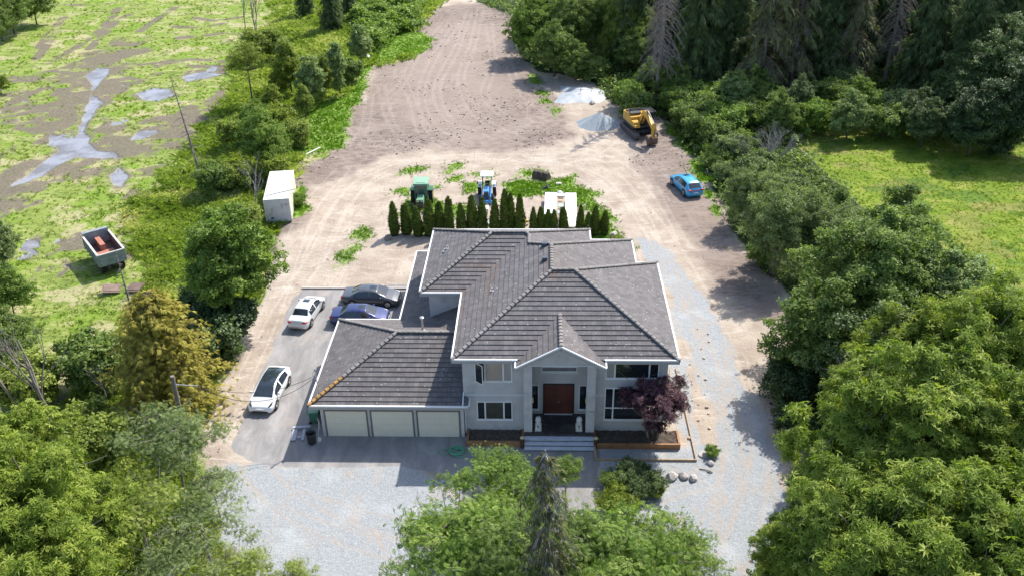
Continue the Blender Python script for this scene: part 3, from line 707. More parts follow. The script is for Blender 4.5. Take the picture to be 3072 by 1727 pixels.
window(-4.29, -1.84, 4.38, 5.95, YF, (-3.64, -2.43), panes=[DARK, BLIND, BLIND2])  # left pane is a dark sheet, painting the unlit room in the opening
# the open casement sash
sash = MB()
hx0, hy0 = -4.27, YF - .07
dv = Vector((.50, -.42, 0)); 
for z in (4.42, 5.90): sash.bar((hx0, hy0, z), (hx0 + dv.x, hy0 + dv.y, z), .04, .06)
for tt in (0, 1): sash.bar((hx0 + dv.x * tt, hy0 + dv.y * tt, 4.40), (hx0 + dv.x * tt, hy0 + dv.y * tt, 5.92), .06, .05)
so_ = sash.build('open_window_sash', WHITE, house)
MB().bar((hx0 + .04, hy0 - .03, 5.16), (hx0 + dv.x - .02, hy0 + dv.y + .01, 5.16), .012, 1.42).build('pane', GLASS, so_)
window(-4.26, -1.86, 1.20, 2.72, YF, (-3.70, -2.44), panes=[GLASS, mat('dim_room', (.06, .06, .045), .2, .3, 2, spec=.8), GLASS])
window(4.28, 7.75, 4.66, 5.95, YF, (4.88, 7.12), panes=[BLIND2, GLASS, GLASS])
window(4.28, 7.75, 1.25, 3.90, YF, (4.86, 7.12), (2.24,))
window(-.62, -.08, 1.05, 3.14, 1.76); window(2.63, 3.22, 1.05, 3.14, 1.76)
window(.07, 2.50, 4.22, 4.66, 1.76, panes=[mat('sky_glass', (.16, .17, .19), .15, .4, 1.0, spec=.8)])
# side windows, out of the photograph's view but on the house
# garage doors
for x0 in (-14.48, -11.35, -8.22):
    x1 = x0 + 2.74
    MB().box(x0 - .12, x0, -.03, .0, 0, 2.27).box(x1, x1 + .12, -.03, .0, 0, 2.27).box(x0, x1, -.03, .0, 2.15, 2.27).build('garage_door_trim', mat('brown_trim', (.17, .15, .145), .7, .1), house)
    gd = MB()
    for i in range(4): gd.box(x0 + .004, x1 - .004, -.022, -.002, .03 + i * .53, .03 + i * .53 + .522)
    for i in range(4):
        for j in range(4): gd.box(x0 + .10 + j * .66, x0 + .10 + j * .66 + .56, -.028, -.022, .10 + i * .53, .48 + i * .53)
    gd.build('garage_door', GDOOR, house)
# downspout, house number, wall lamp
MB().box(-5.08, -4.99, .30, .39, .1, 2.72).build('downspout', WHITE, house)
fc = bpy.data.curves.new('house_number', 'FONT'); fc.body = '21806'; fc.size = .17; fc.extrude = .006; fc.space_character = 1.15
fo = bpy.data.objects.new('tmp_number', fc); COL.objects.link(fo); bpy.context.view_layer.update()
me = bpy.data.meshes.new_from_object(fo.evaluated_get(bpy.context.evaluated_depsgraph_get())); bpy.data.objects.remove(fo)
no = link('house_number', me, house, mat('number_metal', (.22, .21, .24), .5)); no.location = (3.13, -.262, 2.37); no.rotation_euler = (R(90), 0, 0)
for x in (-.55, 3.00):
    l_ = MB().box(x - .03 if x < 0 else x, x + .10 if x < 0 else x + .13 - .08, -.02, .14, 2.95, 3.28).build('wall_lamp', mat('yellow_lamp', (.75, .62, .22), .5), house)
# vents on the roofs
vp = MB(); vx, vy = -8.35, 5.8
vp.cyl((vx, vy, 5.30), .085, 1.15, 14); vp.cyl((vx, vy, 5.92), .15, .10, 14); vp.cyl((vx, vy, 5.985), .15, .05, 14, r2=.05); vp.cyl((vx, vy, 4.93), .20, .08, 14, r2=.10)
vp.build('chimney_pipe', METAL, house, smooth=False)
def rz_main(x, y, which):
    return {'W': ZE + K1 * (x - A_[0]), 'WW': ZE + K1 * (x - C_[0]), 'S': ZE + K1 * (y + .16)}[which]
for (x, y, wh) in ((-7.4, 13.5, 'WW'), (-3.4, 6.8, 'W'), (-7.2, 13.8, 'WW')):
    z = rz_main(x, y, wh); MB().cyl((x, y, z + .12), .05, .30, 10).cyl((x, y, z + .03), .14, .04, 10).build('vent_pipe', METAL, house)
for (x, y) in ((.35, 10.4), (.35, 8.2)):
    z = rz_main(x, y, 'W'); MB().box(x - .22, x + .14, y - .22, y + .22, z - .05, z + .26, ty=.04).build('roof_vent', mat('dark_vent', (.06, .07, .10), .4), house)
for (x, y) in ((1.35, 18.45), (3.9, 18.45), (5.6, 16.65)): MB().cyl((x, y, ZE + .25), .035, .45, 8).build('vent_pipe', mat('dark_pipe', (.08, .08, .08)), house)
# service mast at the garage corner
mp = MB(); mp.tube([(-14.86, .45, 2.95), (-14.88, .47, 5.15)], .035, 8); mp.cyl((-14.88, .47, 5.2), .09, .14, 10, r2=.05)
mp.tube([(-14.88, .47, 5.15), (-14.98, .40, 5.08), (-15.05, .36, 4.85), (-14.98, .36, 4.6), (-14.9, .42, 4.45)], .02, 6)
mp.bar((-14.87, .45, 4.2), (-14.4, .9, 3.35), .03); mp.box(-14.98, -14.76, .35, .55, 3.02, 3.14)
mp.build('service_mast', METAL, house)

# ------------------------------------------------------------------ front garden things
TIM = mat('cedar_timber', (.34, .17, .075), .7, .2, 3.0, dirt=(.22, .10, .05), dscale=1.5)
TIM2 = mat('pale_timber', (.40, .29, .18), .8, .2, 3.0)
SOILM = mat('planter_soil', (.085, .062, .048), .95, .5, 5.0, bmp=.6, dirt=(.04, .055, .02), dscale=2)
def planter(x0, x1, y0, y1, h, label):
    p = empty('planter_box', (x0, y0, 0), 0, label, 'planter')
    t = MB()
    for i in range(2):
        z0 = i * h / 2 + .002; z1 = (i + 1) * h / 2 - .004
        t.box(0, x1 - x0, 0, .12, z0, z1); t.box(x1 - x0 - .12, x1 - x0, .123, y1 - y0, z0, z1); t.box(0, .12, .123, y1 - y0, z0, z1)
    t.build('timber_wall', TIM, p)
    sn = MB(); n = 40; m_ = 10; W = x1 - x0 - .24; Dp = y1 - y0 - .14
    V = [(.12 + W * i / n, .12 + Dp * j / m_, h - .10 + .05 * math.sin(i * 1.7 + j * 2.3) * math.sin(i * .6 + j)) for j in range(m_ + 1) for i in range(n + 1)]
    sn.add(V, [(j * (n + 1) + i, j * (n + 1) + i + 1, (j + 1) * (n + 1) + i + 1, (j + 1) * (n + 1) + i) for j in range(m_) for i in range(n)])
    sn.build('soil', SOILM, p, fix=False)
    return p
planter(-4.93, -1.12, -.98, YF - .01, .42, 'timber planter bed with dark soil left of the entrance steps')
pr = planter(3.64, 9.32, -1.14, YF - .01, .42, 'long cedar planter bed with dark soil right of the entrance steps')
for x, side in ((-1.19, 'left'), (3.71, 'right')):
    p = empty('log_post', (x, -1.02, 0), 0, 'short round log post with pale sawn top on the %s of the entrance steps' % side, 'post', 'log posts by the steps')
    MB().cyl((0, 0, .39), .15, .78, 20).build('bark', mat('dark_bark', (.09, .045, .025), .85, .3, 6), p)
    MB().cyl((0, 0, .80), .145, .04, 20).build('sawn_top', mat('sawn_wood', (.75, .60, .30), .6, .1, 6), p)
# timber edged gravel bed
e = empty('timber_edging', (3.6, -2.3, 0), 0, 'thin timber edging framing the gravel bed right of the steps', 'edging')
MB().box(0, 6.65, -.04, .04, 0, .16).box(6.57, 6.65, .043, 10.4, 0, .15).box(-.02, .10, .043, 1.1, 0, .30).build('board', TIM2, e)
# stone lions
STONE = mat('white_stone', (.66, .64, .60), .8, .12, 12, bmp=.4, dirt=(.45, .44, .42), dscale=5)
def lion(x, y, label):
    l = empty('lion_statue', (x, y, .68), 0, label, 'statue', 'stone lions on the porch')
    MB().box(-.22, .22, -.18, .36, 0, .20).box(-.19, .19, -.15, .33, .202, .26).build('plinth', STONE, l, bevel=.015)
    bm = bmesh.new()
    def ball(c, r, sc=(1, 1, 1), rot=None):
        M = Matrix.Translation(c) @ (rot or Matrix()) @ Matrix.Diagonal((r * sc[0], r * sc[1], r * sc[2], 1))
        bmesh.ops.create_uvsphere(bm, u_segments=16, v_segments=12, radius=1, matrix=M)
    ball((0, .12, .52), .17, (1, 1, 1.5)); ball((0, .02, .62), .15, (1, .9, 1.1))
    ball((0, -.02, .92), .185, (1, .95, 1.05)); ball((0, -.06, .86), .19, (1.05, .7, 1)); ball((0, -.16, .90), .11, (1, .9, .95)); ball((0, -.24, .86), .065, (1.1, 1, .8))
    ball((0, .02, 1.02), .13, (1.1, 1, .7))
    for s in (-1, 1):
        ball((s * .10, -.10, .42), .052, (1, 1, 3.0)); ball((s * .10, -.155, .29), .062, (1, 1.5, .7))
        ball((s * .15, .14, .38), .10, (.8, 1.4, 1.2)); ball((s * .17, -.02, .29), .055, (1, 2, .8))
        ball((s * .12, -.03, 1.07), .045, (1, .6, 1)); ball((s * .05, -.235, .945), .022)
    ball((.10, .28, .42), .045, (1, 1, 3))
    me = bpy.data.meshes.new('lion_body'); bm.to_mesh(me); bm.free()
    o = link('lion_body', me, l, STONE)
    rm = o.modifiers.new('r', 'REMESH'); rm.mode = 'VOXEL'; rm.voxel_size = .016; rm.use_smooth_shade = True
    return l
lion(-.13, -.02, 'white stone lion seated on a plinth at the left side of the porch')
lion(2.62, -.02, 'white stone lion seated on a plinth at the right side of the porch')
# ------------------------------------------------------------------ vehicles
TYRE = mat('tyre_rubber', (.022, .022, .022), .85, .3, 8); RIM = mat('alloy_rim', (.42, .42, .43), .3, .1, 5, metal=.6)
CGL = glass_mat('car_glass', (.025, .035, .045), .05, .8); PLATE = mat('number_plate', (.75, .75, .75), .4)
RED = mat('red_lens', (.50, .02, .025), .25, .1); LAMPG = mat('lamp_glass', (.50, .52, .54), .15, .1, 4, spec=.8); BLK = mat('black_plastic', (.03, .03, .032), .5)
def car(name, loc, heading, label, paint, L=4.6, W=1.82, H=1.45, style='sedan', roofglass=False, darklamps=False):
    """heading: compass of the nose in the plan, radians from +x"""
    root = empty(name, (loc[0], loc[1], 0), heading, label, 'car', 'parked cars')
    hl = L / 2
    # top profile (x from -hl rear to +hl front)
    if style == 'sedan':
        prof = [(-hl, .50), (-hl + .03, .80), (-hl + .12, .97), (-hl + .85, 1.02), (-.95, H - .07), (-.35, H), (.25, H - .01), (.60, H - .06), (1.38, 1.0), (hl - .55, .86), (hl - .12, .70), (hl, .48)]
        g = (-hl + .85, -.98, .62, 1.38); sw = (-hl + 1.15, 1.05)
    elif style == 'fast':
        prof = [(-hl, .55), (-hl + .04, .90), (-hl + .22, 1.10), (-hl + .9, 1.28), (-.75, H - .03), (-.2, H), (.30, H - .03), (.65, H - .10), (1.50, 1.0), (hl - .55, .84), (hl - .12, .66), (hl, .46)]
        g = (-hl + .45, -.95, .62, 1.52); sw = (-hl + .95, 1.2)
    else:
        prof = [(-hl, .58), (-hl + .03, .94), (-hl + .16, 1.08), (-hl + .66, H - .17), (-hl + .98, H - .05), (-.5, H), (.10, H - .01), (.50, H - .09), (1.32, 1.06), (hl - .50, .95), (hl - .12, .76), (hl, .52)]
        g = (-hl + .16, -hl + .74, .48, 1.32); sw = (-hl + .75, 1.0)
    px_ = [p[0] for p in prof]; pz_ = [p[1] for p in prof]
    xs = sorted(set([round(v, 4) for v in list(np.linspace(-hl, hl, 34)) + px_ + list(g) + list(sw)]))
    belt = .93 if style != 'suv' else 1.02
    rows = []
    for x in xs:
        top = float(np.interp(x, px_, pz_)); e = abs(x) / hl
        wd = W / 2 * (1 - .16 * max(0, (e - .72) / .28) ** 2.2)
        cab = max(0, min(1, (top - belt) / (H - belt)))
        wt_ = wd * (.90 - .20 * cab); bz = min(belt, top - .015)
        zb = .20 + .10 * max(0, (e - .9) / .1)
        rows.append([(wd * .90, zb), (wd * .985, min(.42, top * .7)), (wd, min(.66, top * .88)), (wd * .955, bz), (wt_, top - .05 * cab - .010), (wt_ * .86, top - .006 + .006 * cab), (wt_ * .45, top + .018), (0, top + .024)])
    V = []; nP = 15
    for x, r in zip(xs, rows):
        for y, z in r: V.append((x, -y, z))
        for y, z in r[-2::-1]: V.append((x, y, z))
    FB, FW_, FR, FS, FG = [], [], [], [], []
    for i in range(len(xs) - 1):
        xm = (xs[i] + xs[i + 1]) / 2
        for j in range(nP - 1):
            q = (i * nP + j, (i + 1) * nP + j, (i + 1) * nP + j + 1, i * nP + j + 1)
            jj = j if j < 7 else 13 - j
            t = FB
            if jj >= 5 and g[2] < xm < g[3]: t = FW_
            elif jj >= 5 and g[0] < xm < g[1]: t = FR
            elif jj == 3 and sw[0] < xm < sw[1] and min(rows[i][4][1], rows[i + 1][4][1]) > belt + .10: t = FS if abs(xm - .05) > .06 else FB
            elif jj >= 5 and (roofglass and g[1] - .3 < xm < g[2]): t = FG
            elif jj >= 6 and not roofglass and style != 'fast' and -.05 < xm < .50: t = FG
            t.append(q)
    n0 = len(xs)
    FB.append(tuple(range(nP))); FB.append(tuple((n0 - 1) * nP + j for j in range(nP))[::-1])
    FB += [(i * nP, i * nP + nP - 1, (i + 1) * nP + nP - 1, (i + 1) * nP) for i in range(n0 - 1)]
    def sub(nm, F, m):
        if not F: return None
        used = sorted({k for f in F for k in f}); mp_ = {k: i for i, k in enumerate(used)}
        mb = MB(); mb.add([V[k] for k in used], [tuple(mp_[k] for k in f) for f in F]); return mb.build(nm, m, root, smooth=True)
    body = sub('body', FB, paint)
    sub('windshield', FW_, CGL); sub('rear_window', FR, CGL); sub('side_window', [f for f in FS if V[f[0]][1] < 0], CGL); sub('side_window', [f for f in FS if V[f[0]][1] > 0], CGL)
    sub('glass_roof' if roofglass else 'sunroof', FG, CGL)
    wr_ = .335 if style != 'suv' else .38; wb = L * .30
    for sx in (-1, 1):
        for sy in (-1, 1):
            wx, wy = (wb + .05 if sx > 0 else -wb), sy * (W / 2 - .10)
            a = MB().cyl((wx, wy + sy * .003, wr_ + .02), wr_ + .055, .215, 24, 'y').build('wheel_arch', BLK, root)
            wl_ = MB().cyl((wx, wy + sy * .018, wr_), wr_, .21, 24, 'y').build('wheel', TYRE, root)
            rm_ = MB().cyl((wx, wy + sy * .125, wr_), wr_ * .66, .012, 18, 'y')
            for k in range(5):
                a_ = 2 * math.pi * k / 5; rm_.bar((wx, wy + sy * .137, wr_), (wx + math.cos(a_) * wr_ * .6, wy + sy * .137, wr_ + math.sin(a_) * wr_ * .6), .06, .02)
            rm_.build('rim', RIM, wl_)
    for s in (-1, 1):
        lm = BLK if darklamps else LAMPG
        MB().tube([(hl - .62, s * W * .425, .80), (hl - .34, s * W * .40, .745), (hl - .11, s * W * .33, .67)], [.05, .075, .045], 8).build('headlight', lm, root, smooth=True)
        zt = .86 if style != 'suv' else .98
        MB().tube([(-hl + .30, s * W * .455, zt), (-hl + .085, s * W * .41, zt - .03), (-hl + .03, s * W * .27, zt - .04)], [.05, .085, .07], 8).build('taillight', RED, root, smooth=True)
        MB().box(.92, 1.08, s * (W / 2 + .08) - .10, s * (W / 2 + .08) + .10, belt + .0, belt + .14, tx=.02, ty=.02).build('mirror', paint, root, bevel=.02)
    MB().box(hl - .005, hl + .02, -.55, .55, .28, .38).build('grille', BLK, root)
    if style == 'suv': MB().box(-hl - .012, -hl + .06, -.72, .72, .90, .945).build('light_bar', RED, root)
    MB().box(-hl - .022, -hl - .002, -.26, .26, .60, .73).build('number_plate', PLATE, root)
    MB().box(hl + .001, hl + .03, -.26, .26, .46, .57).build('number_plate', PLATE, root)
    return root
def paint(name, col, metal=.0, rough=.3): return mat(name, col, rough, .03, 3, metal=metal, spec=.5, coat=.6)
car('parked_car', (-19.60, 4.55), R(-90 + 5.5) + 0, 'white electric fastback car with black glass roof on the asphalt driveway', paint('white_paint', (.82, .82, .82)), 4.70, 1.90, 1.45, 'fast', True, True)
bpy.data.objects['parked_car'].rotation_euler.z = R(-94)
car('parked_car', (-19.35, 15.35), R(82), 'silver-white sedan seen from behind at the left edge of the asphalt', paint('silver_paint', (.70, .71, .71), .2), 4.55, 1.76, 1.46)
car('parked_car', (-14.35, 17.75), R(-3), 'dark grey sedan, the rear one of the two sedans beside the house wall', paint('grey_paint', (.12, .125, .135), .5, .28), 4.95, 1.86, 1.46)
car('parked_car', (-14.80, 14.65), R(-1), 'dark blue sedan parked just in front of the dark grey sedan', paint('blue_paint', (.045, .06, .17), .4, .28), 4.75, 1.80, 1.44)
car('parked_car', (15.45, 41.05), R(107), 'bright blue sport utility car standing on the dirt road by the hedgerow', paint('bright_blue_paint', (.04, .36, .68), .1, .3), 4.85, 1.92, 1.60, 'suv')

# excavator --------------------------------------------------------------
YEL = mat('machine_yellow', (.60, .34, .045), .45, .15, 2.5, dirt=(.40, .26, .08), dscale=1.2)
TRK = mat('track_steel', (.11, .09, .085), .75, .3, 5, dirt=(.22, .18, .15), dscale=2)
DGR = mat('machine_black', (.04, .042, .048), .55, .3, 3); RUST = mat('rusty_steel', (.13, .085, .06), .7, .4, 3, dirt=(.22, .17, .14), dscale=2)
ex = empty('excavator', (12.05, 58.0, 0), R(-73), 'yellow tracked excavator with lowered boom beside the gravel pile', 'excavator')
for s in (-1, 1):
    pr_ = []
    for k in range(13): a = math.pi / 2 + math.pi * k / 12; pr_.append((-2.05 + .42 * math.cos(a), .44 + .42 * math.sin(a)))
    for k in range(13): a = -math.pi / 2 + math.pi * k / 12; pr_.append((2.05 + .42 * math.cos(a), .44 + .42 * math.sin(a)))
    mb = MB(); n = len(pr_); y0, y1 = (s * 1.22 - .30, s * 1.22 + .30)
    mb.add([(x, y0, z) for x, z in pr_] + [(x, y1, z) for x, z in pr_], [(k, (k + 1) % n, n + (k + 1) % n, n + k) for k in range(n)] + [tuple(range(n))[::-1], tuple(range(n, 2 * n))])
    for k in range(26):
        x = -2.0 + k * .16; mb.box(x - .03, x + .03, y0 - .02, y1 + .02, .862, .90); 
    tk_ = mb.build('track', TRK, ex)
    for k in range(6): MB().cyl((-1.9 + k * .76, s * 1.22 + s * .31, .42), .24 if k in (0, 5) else .16, .03, 14, 'y').build('roller', DGR, tk_)
MB().box(-1.2, 1.2, -.93, .93, .42, .82).cyl((0, 0, .96), .75, .26, 24).build('undercarriage', DGR, ex)
hb = MB().box(-2.0, 1.15, -1.30, 1.30, 1.10, 1.35).build('turntable', DGR, ex)
MB().prism([(-2.35, -1.0), (-2.1, -1.32), (-1.25, -1.32), (-1.25, 1.32), (-2.1, 1.32), (-2.35, 1.0)], 1.36, 2.42).build('counterweight', YEL, ex, bevel=.06)
MB().box(-1.24, .35, -1.30, .30, 1.36, 2.30).box(-1.2, -.3, -1.2, .25, 2.30, 2.45).build('engine_hood', YEL, ex, bevel=.04)
MB().box(.36, 1.35, -1.30, -.50, 1.36, 1.95).box(1.36, 1.75, -1.28, -.62, 1.36, 1.66).build('tool_box', YEL, ex, bevel=.04)
MB().box(-1.25, -.2, .31, 1.28, 1.36, 2.4).build('side_cover', YEL, ex, bevel=.04)
MB().box(-.9, -.1, -1.1, .2, 2.451, 2.60).box(-1.9, -1.3, -1.1, 1.1, 2.43, 2.52).build('black_cover', DGR, ex)
MB().cyl((-.9, -.9, 2.72), .06, .5, 10).build('exhaust', DGR, ex)
cb = MB().box(-.15, 1.45, .36, 1.28, 1.36, 3.05, tx=.06, ty=.04).build('cab', DGR, ex, bevel=.04)
MB().box(1.44, 1.462, .46, 1.18, 1.75, 2.85).build('cab_window', CGL, cb); MB().box(.1, 1.25, 1.27, 1.29, 2.0, 2.85).build('cab_window', CGL, cb); MB().box(.1, 1.25, .34, .36, 2.0, 2.85).build('cab_window', CGL, cb)
gd = MB()
for k in range(7): gd.bar((.0 + k * .28, .36, 3.16), (.0 + k * .28, 1.30, 3.16), .04)
gd.bar((-.05, .36, 3.16), (1.75, .36, 3.16), .06); gd.bar((-.05, 1.30, 3.16), (1.75, 1.30, 3.16), .06)
for k in range(5): gd.bar((1.72, .45 + k * .2, 1.6), (1.76, .45 + k * .2, 3.14), .03)
gd.build('roof_guard', DGR, cb)
def arm(pts, wid, name, m, y0=-.12):
    mb = MB(); n = len(pts); mb.add([(x, y0 - wid / 2, z) for x, z in pts] + [(x, y0 + wid / 2, z) for x, z in pts], [(k, (k + 1) % n, n + (k + 1) % n, n + k) for k in range(n)] + [tuple(range(n))[::-1], tuple(range(n, 2 * n))])
    return mb.build(name, m, ex, bevel=.025)
arm([(.55, 1.45), (.85, 1.45), (1.7, 2.55), (2.4, 2.95), (4.55, 2.0), (4.75, 2.2), (4.65, 2.42), (2.35, 3.62), (1.5, 3.4), (.55, 1.9)], .46, 'boom', YEL)
arm([(4.35, 2.75), (4.75, 2.9), (5.02, 2.35), (4.55, .85), (4.25, .85), (4.35, 2.1)], .34, 'stick', YEL)
mb = MB()
for y in (-.42, .18): mb.tube([(1.15, y, 1.5), (2.0, y, 2.9)], .075, 10)
mb.tube([(2.3, -.12, 3.68), (3.6, -.12, 3.30)], .085, 10); mb.tube([(3.6, -.12, 3.3), (4.55, -.12, 2.92)], .05, 10); mb.tube([(4.95, -.12, 2.3), (4.75, -.12, 1.2)], .06, 10)
mb.build('hydraulic_cylinder', mat('cylinder_steel', (.12, .12, .13), .35, .1, metal=.5), ex)
bk_ = []
for k in range(9): a = R(-70 + k * 26); bk_.append((4.05 + .62 * math.cos(a), .62 + .58 * math.sin(a)))
mb = MB(); n = len(bk_)
for (y0, y1) in ((-.72, -.66), (.42, .48)):
    mb.add([(x, y0, z) for x, z in bk_] + [(x, y1, z) for x, z in bk_], [tuple(range(n))[::-1], tuple(range(n, 2 * n))] + [(k, (k + 1) % n, n + (k + 1) % n, n + k) for k in range(n)])
for k in range(n - 1):
    mb.bar((bk_[k][0], -.12, bk_[k][1]), (bk_[k + 1][0], -.12, bk_[k + 1][1]), 1.12, .05)
for k in range(5): mb.bar((bk_[0][0], -.62 + k * .25, bk_[0][1]), (bk_[0][0] - .22, -.62 + k * .25, bk_[0][1] - .02), .07, .05)
mb.build('digging_bucket', RUST, ex)
MB().tube([(1.75, 1.30, 2.3), (1.95, 1.5, 2.3)], .02, 6).box(1.9, 1.95, 1.45, 1.65, 2.15, 2.5).build('mirror', DGR, ex)

# tractors ---------------------------------------------------------------
def wheel(root, c, r, wdt, rimm, nlug=18, name='wheel'):
    mb = MB().cyl(c, r, wdt, 28, 'y')
    for k in range(nlug):
        a = 2 * math.pi * k / nlug
        for s in (-1, 1):
            a2 = a + (.09 if s > 0 else 0)
            mb.bar((c[0] + math.cos(a2) * r * 1.01, c[1], c[2] + math.sin(a2) * r * 1.01), (c[0] + math.cos(a2 + .12) * r * 1.01, c[1] + s * wdt * .5, c[2] + math.sin(a2 + .12) * r * 1.01), .05, .05)
    w_ = mb.build(name, TYRE, root)
    MB().cyl(c, r * .55, wdt * 1.04, 20, 'y').cyl((c[0], c[1], c[2]), r * .18, wdt * 1.14, 12, 'y').build('rim', rimm, w_)
    return w_
GRN = mat('green_paint', (.05, .17, .085), .4, .1, 3, dirt=(.14, .26, .17), dscale=1.5); GRL = mat('faded_green_roof', (.24, .42, .29), .45, .08, 3)
YR = mat('yellow_rim', (.55, .45, .10), .5)
tg = empty('tractor', (-12.30, 37.5, 0), R(-88), 'green tractor with closed cab and pale green roof behind the hedge', 'tractor')
for s in (-1, 1):
    wheel(tg, (-.55, s * .92, .80), .80, .42, YR); wheel(tg, (1.75, s * .72, .48), .46, .28, YR, 14)
    MB().box(-1.2, .1, s * .92 - .24, s * .92 + .24, 1.55, 1.62, tx=.10).build('fender', GRN, tg)
MB().box(-.9, .6, -.45, .45, .55, 1.0).box(.5, 2.0, -.25, .25, .55, .85).box(1.6, 1.85, -.6, .6, .42, .52).build('chassis', BLK, tg)
MB().box(.62, 2.15, -.36, .36, .86, 1.42, tx=.05, ty=.04).build('hood', mat('pale_green_hood', (.17, .34, .21), .4, .08), tg, bevel=.04)
MB().box(2.12, 2.16, -.3, .3, .9, 1.3).build('grille', BLK, tg)
for s in (-1, 1): MB().box(2.14, 2.19, s * .18 - .08, s * .18 + .08, 1.22, 1.32).build('headlight', LAMPG, tg)
cabm = MB()
for (x, y) in ((-.95, -.68), (-.95, .68), (.60, -.62), (.60, .62)): cabm.bar((x, y, .9), (x * .94, y * .95, 2.42), .08, .08)
cabm.box(-.98, .62, -.70, .70, .86, 1.15); cabm.build('cab_frame', GRN, tg)
for b_ in ((.575, .590, -.56, .56, 1.2, 2.4), (-.93, -.915, -.6, .6, 1.25, 2.4), (-.85, .52, -.662, -.65, 1.25, 2.4), (-.85, .52, .65, .662, 1.25, 2.4)): MB().box(*b_).build('cab_window', mat('dim_cab_glass', (.05, .09, .075), .08, .4, 2, spec=.8), tg)
MB().box(-1.15, .80, -.80, .80, 2.42, 2.60, tx=.06, ty=.06).box(-.85, .45, -.5, .5, 2.601, 2.64).build('cab_roof', GRL, tg, bevel=.03)
MB().box(-.55, -.1, -.22, .22, .9, 1.4).build('seat', BLK, tg)
BLU = mat('tractor_blue', (.06, .27, .60), .35, .1, 3)
tb = empty('tractor', (-5.62, 39.35, 0), R(-90), 'blue tractor with white sun canopy and white fenders behind the hedge', 'tractor')
WR = mat('white_rim', (.72, .72, .70), .5)
for s in (-1, 1):
    wheel(tb, (-.40, s * .78, .72), .72, .36, WR); wheel(tb, (1.45, s * .66, .44), .42, .26, WR, 14)
    f_ = MB(); 
    for k in range(5):
        a0, a1 = R(35 + k * 24), R(35 + (k + 1) * 24)
        f_.bar((-.40 + .82 * math.cos(a0), s * .72, .72 + .82 * math.sin(a0)), (-.40 + .82 * math.cos(a1), s * .72, .72 + .82 * math.sin(a1)), .46, .05)
    f_.build('fender', WHITE, tb)
    MB().box(.12, .20, s * .74 - .08, s * .74 + .08, 1.28, 1.42).build('work_lamp', DGR, tb)
MB().box(-.8, .5, -.35, .35, .45, .95).box(.4, 1.8, -.22, .22, .45, .75).build('chassis', mat('dark_blue', (.03, .10, .25), .5), tb)
MB().box(.35, 1.78, -.30, .30, .76, 1.36, tx=.04, ty=.04).build('hood', BLU, tb, bevel=.04)
MB().box(1.77, 1.80, -.22, .22, .8, 1.22).build('grille', DGR, tb)
for s in (-1, 1): MB().bar((.5, s * .45, 1.15), (1.95, s * .45, .75), .10, .14).bar((1.95, s * .45, .8), (2.15, s * .45, .35), .10, .12).build('loader_arm', BLU, tb)
MB().box(2.05, 2.2, -.62, .62, .22, .5).build('front_bar', BLU, tb)
MB().box(-.75, -.25, -.24, .24, .95, 1.05).box(-.80, -.70, -.24, .24, 1.05, 1.5).build('seat', DGR, tb)
MB().tube([(.32, 0, 1.2), (.05, 0, 1.45)], .025, 8).cyl((.03, 0, 1.46), .19, .03, 16).build('steering_wheel', BLK, tb)
mb = MB()
for (x, y) in ((-.85, -.48), (-.85, .48), (.15, -.46), (.15, .46)): mb.bar((x, y, .95), (x, y, 2.42), .05)
mb.build('canopy_post', DGR, tb)
MB().box(-1.05, .42, -.68, .68, 2.42, 2.50, tx=.05, ty=.05).build('canopy', mat('white_canopy', (.85, .85, .85), .4, .03), tb, bevel=.02)
MB().box(-.75, -.55, -1.12, -.86, 1.2, 1.45).build('red_reflector', RED, tb)

# container, dump body, yard clutter -------------------------------------
def at2(p): return Vector((p[0], p[1], 0))
CW = mat('container_white', (.78, .78, .76), .5, .04, 2, dirt=(.62, .60, .54), dscale=1.2)
CS = mat('container_grimy', (.58, .58, .60), .6, .08, 2, dirt=(.20, .17, .14), dscale=1.3)
co = empty('cargo_box', (-26.15, 33.0, 0), R(9.5), 'white dirty cargo box with pipe on its roof at the edge of the trees', 'container')
Wc, Lc, Hc = 2.45, 7.2, 2.65
MB().box(-Wc / 2, Wc / 2, 0, Lc, .12, Hc - .05).build('side_wall', mat('container_side', (.66, .64, .52), .6, .08, 2, dirt=(.50, .46, .34), dscale=1.5), co)
MB().box(-Wc / 2 - .03, Wc / 2 + .03, -.03, Lc + .03, Hc - .05, Hc).build('roof', CW, co, bevel=.015)
fr_ = MB().box(-Wc / 2 + .05, Wc / 2 - .05, -.03, -.003, .15, Hc - .12).build('end_wall', CS, co)
MB().box(-.75, -.45, -.045, -.031, .50, .72).build('vent_plate', mat('blue_grey_plate', (.12, .15, .20), .6), co)
mb = MB()
for x in (-Wc / 2, Wc / 2): mb.bar((x, -.01, .1), (x, -.01, Hc), .08)
mb.build('corner_post', CW, co)
mb = MB()
for i in range(3): mb.box(-1.0 + i * .9, -.9 + i * .9, .2, Lc - .2, 0, .12)
mb.build('skid', DGR, co)
pc = tag(MB().tube([(-1.0, .9, Hc + .06), (1.75, 2.1, Hc + .06)], .06, 10).build('white_pipe', mat('grey_pipe', (.60, .60, .58), .5)), 'pale grey pipe lying across the roof of the white cargo box', 'pipe')
pc.location = co.location; pc.rotation_euler = co.rotation_euler
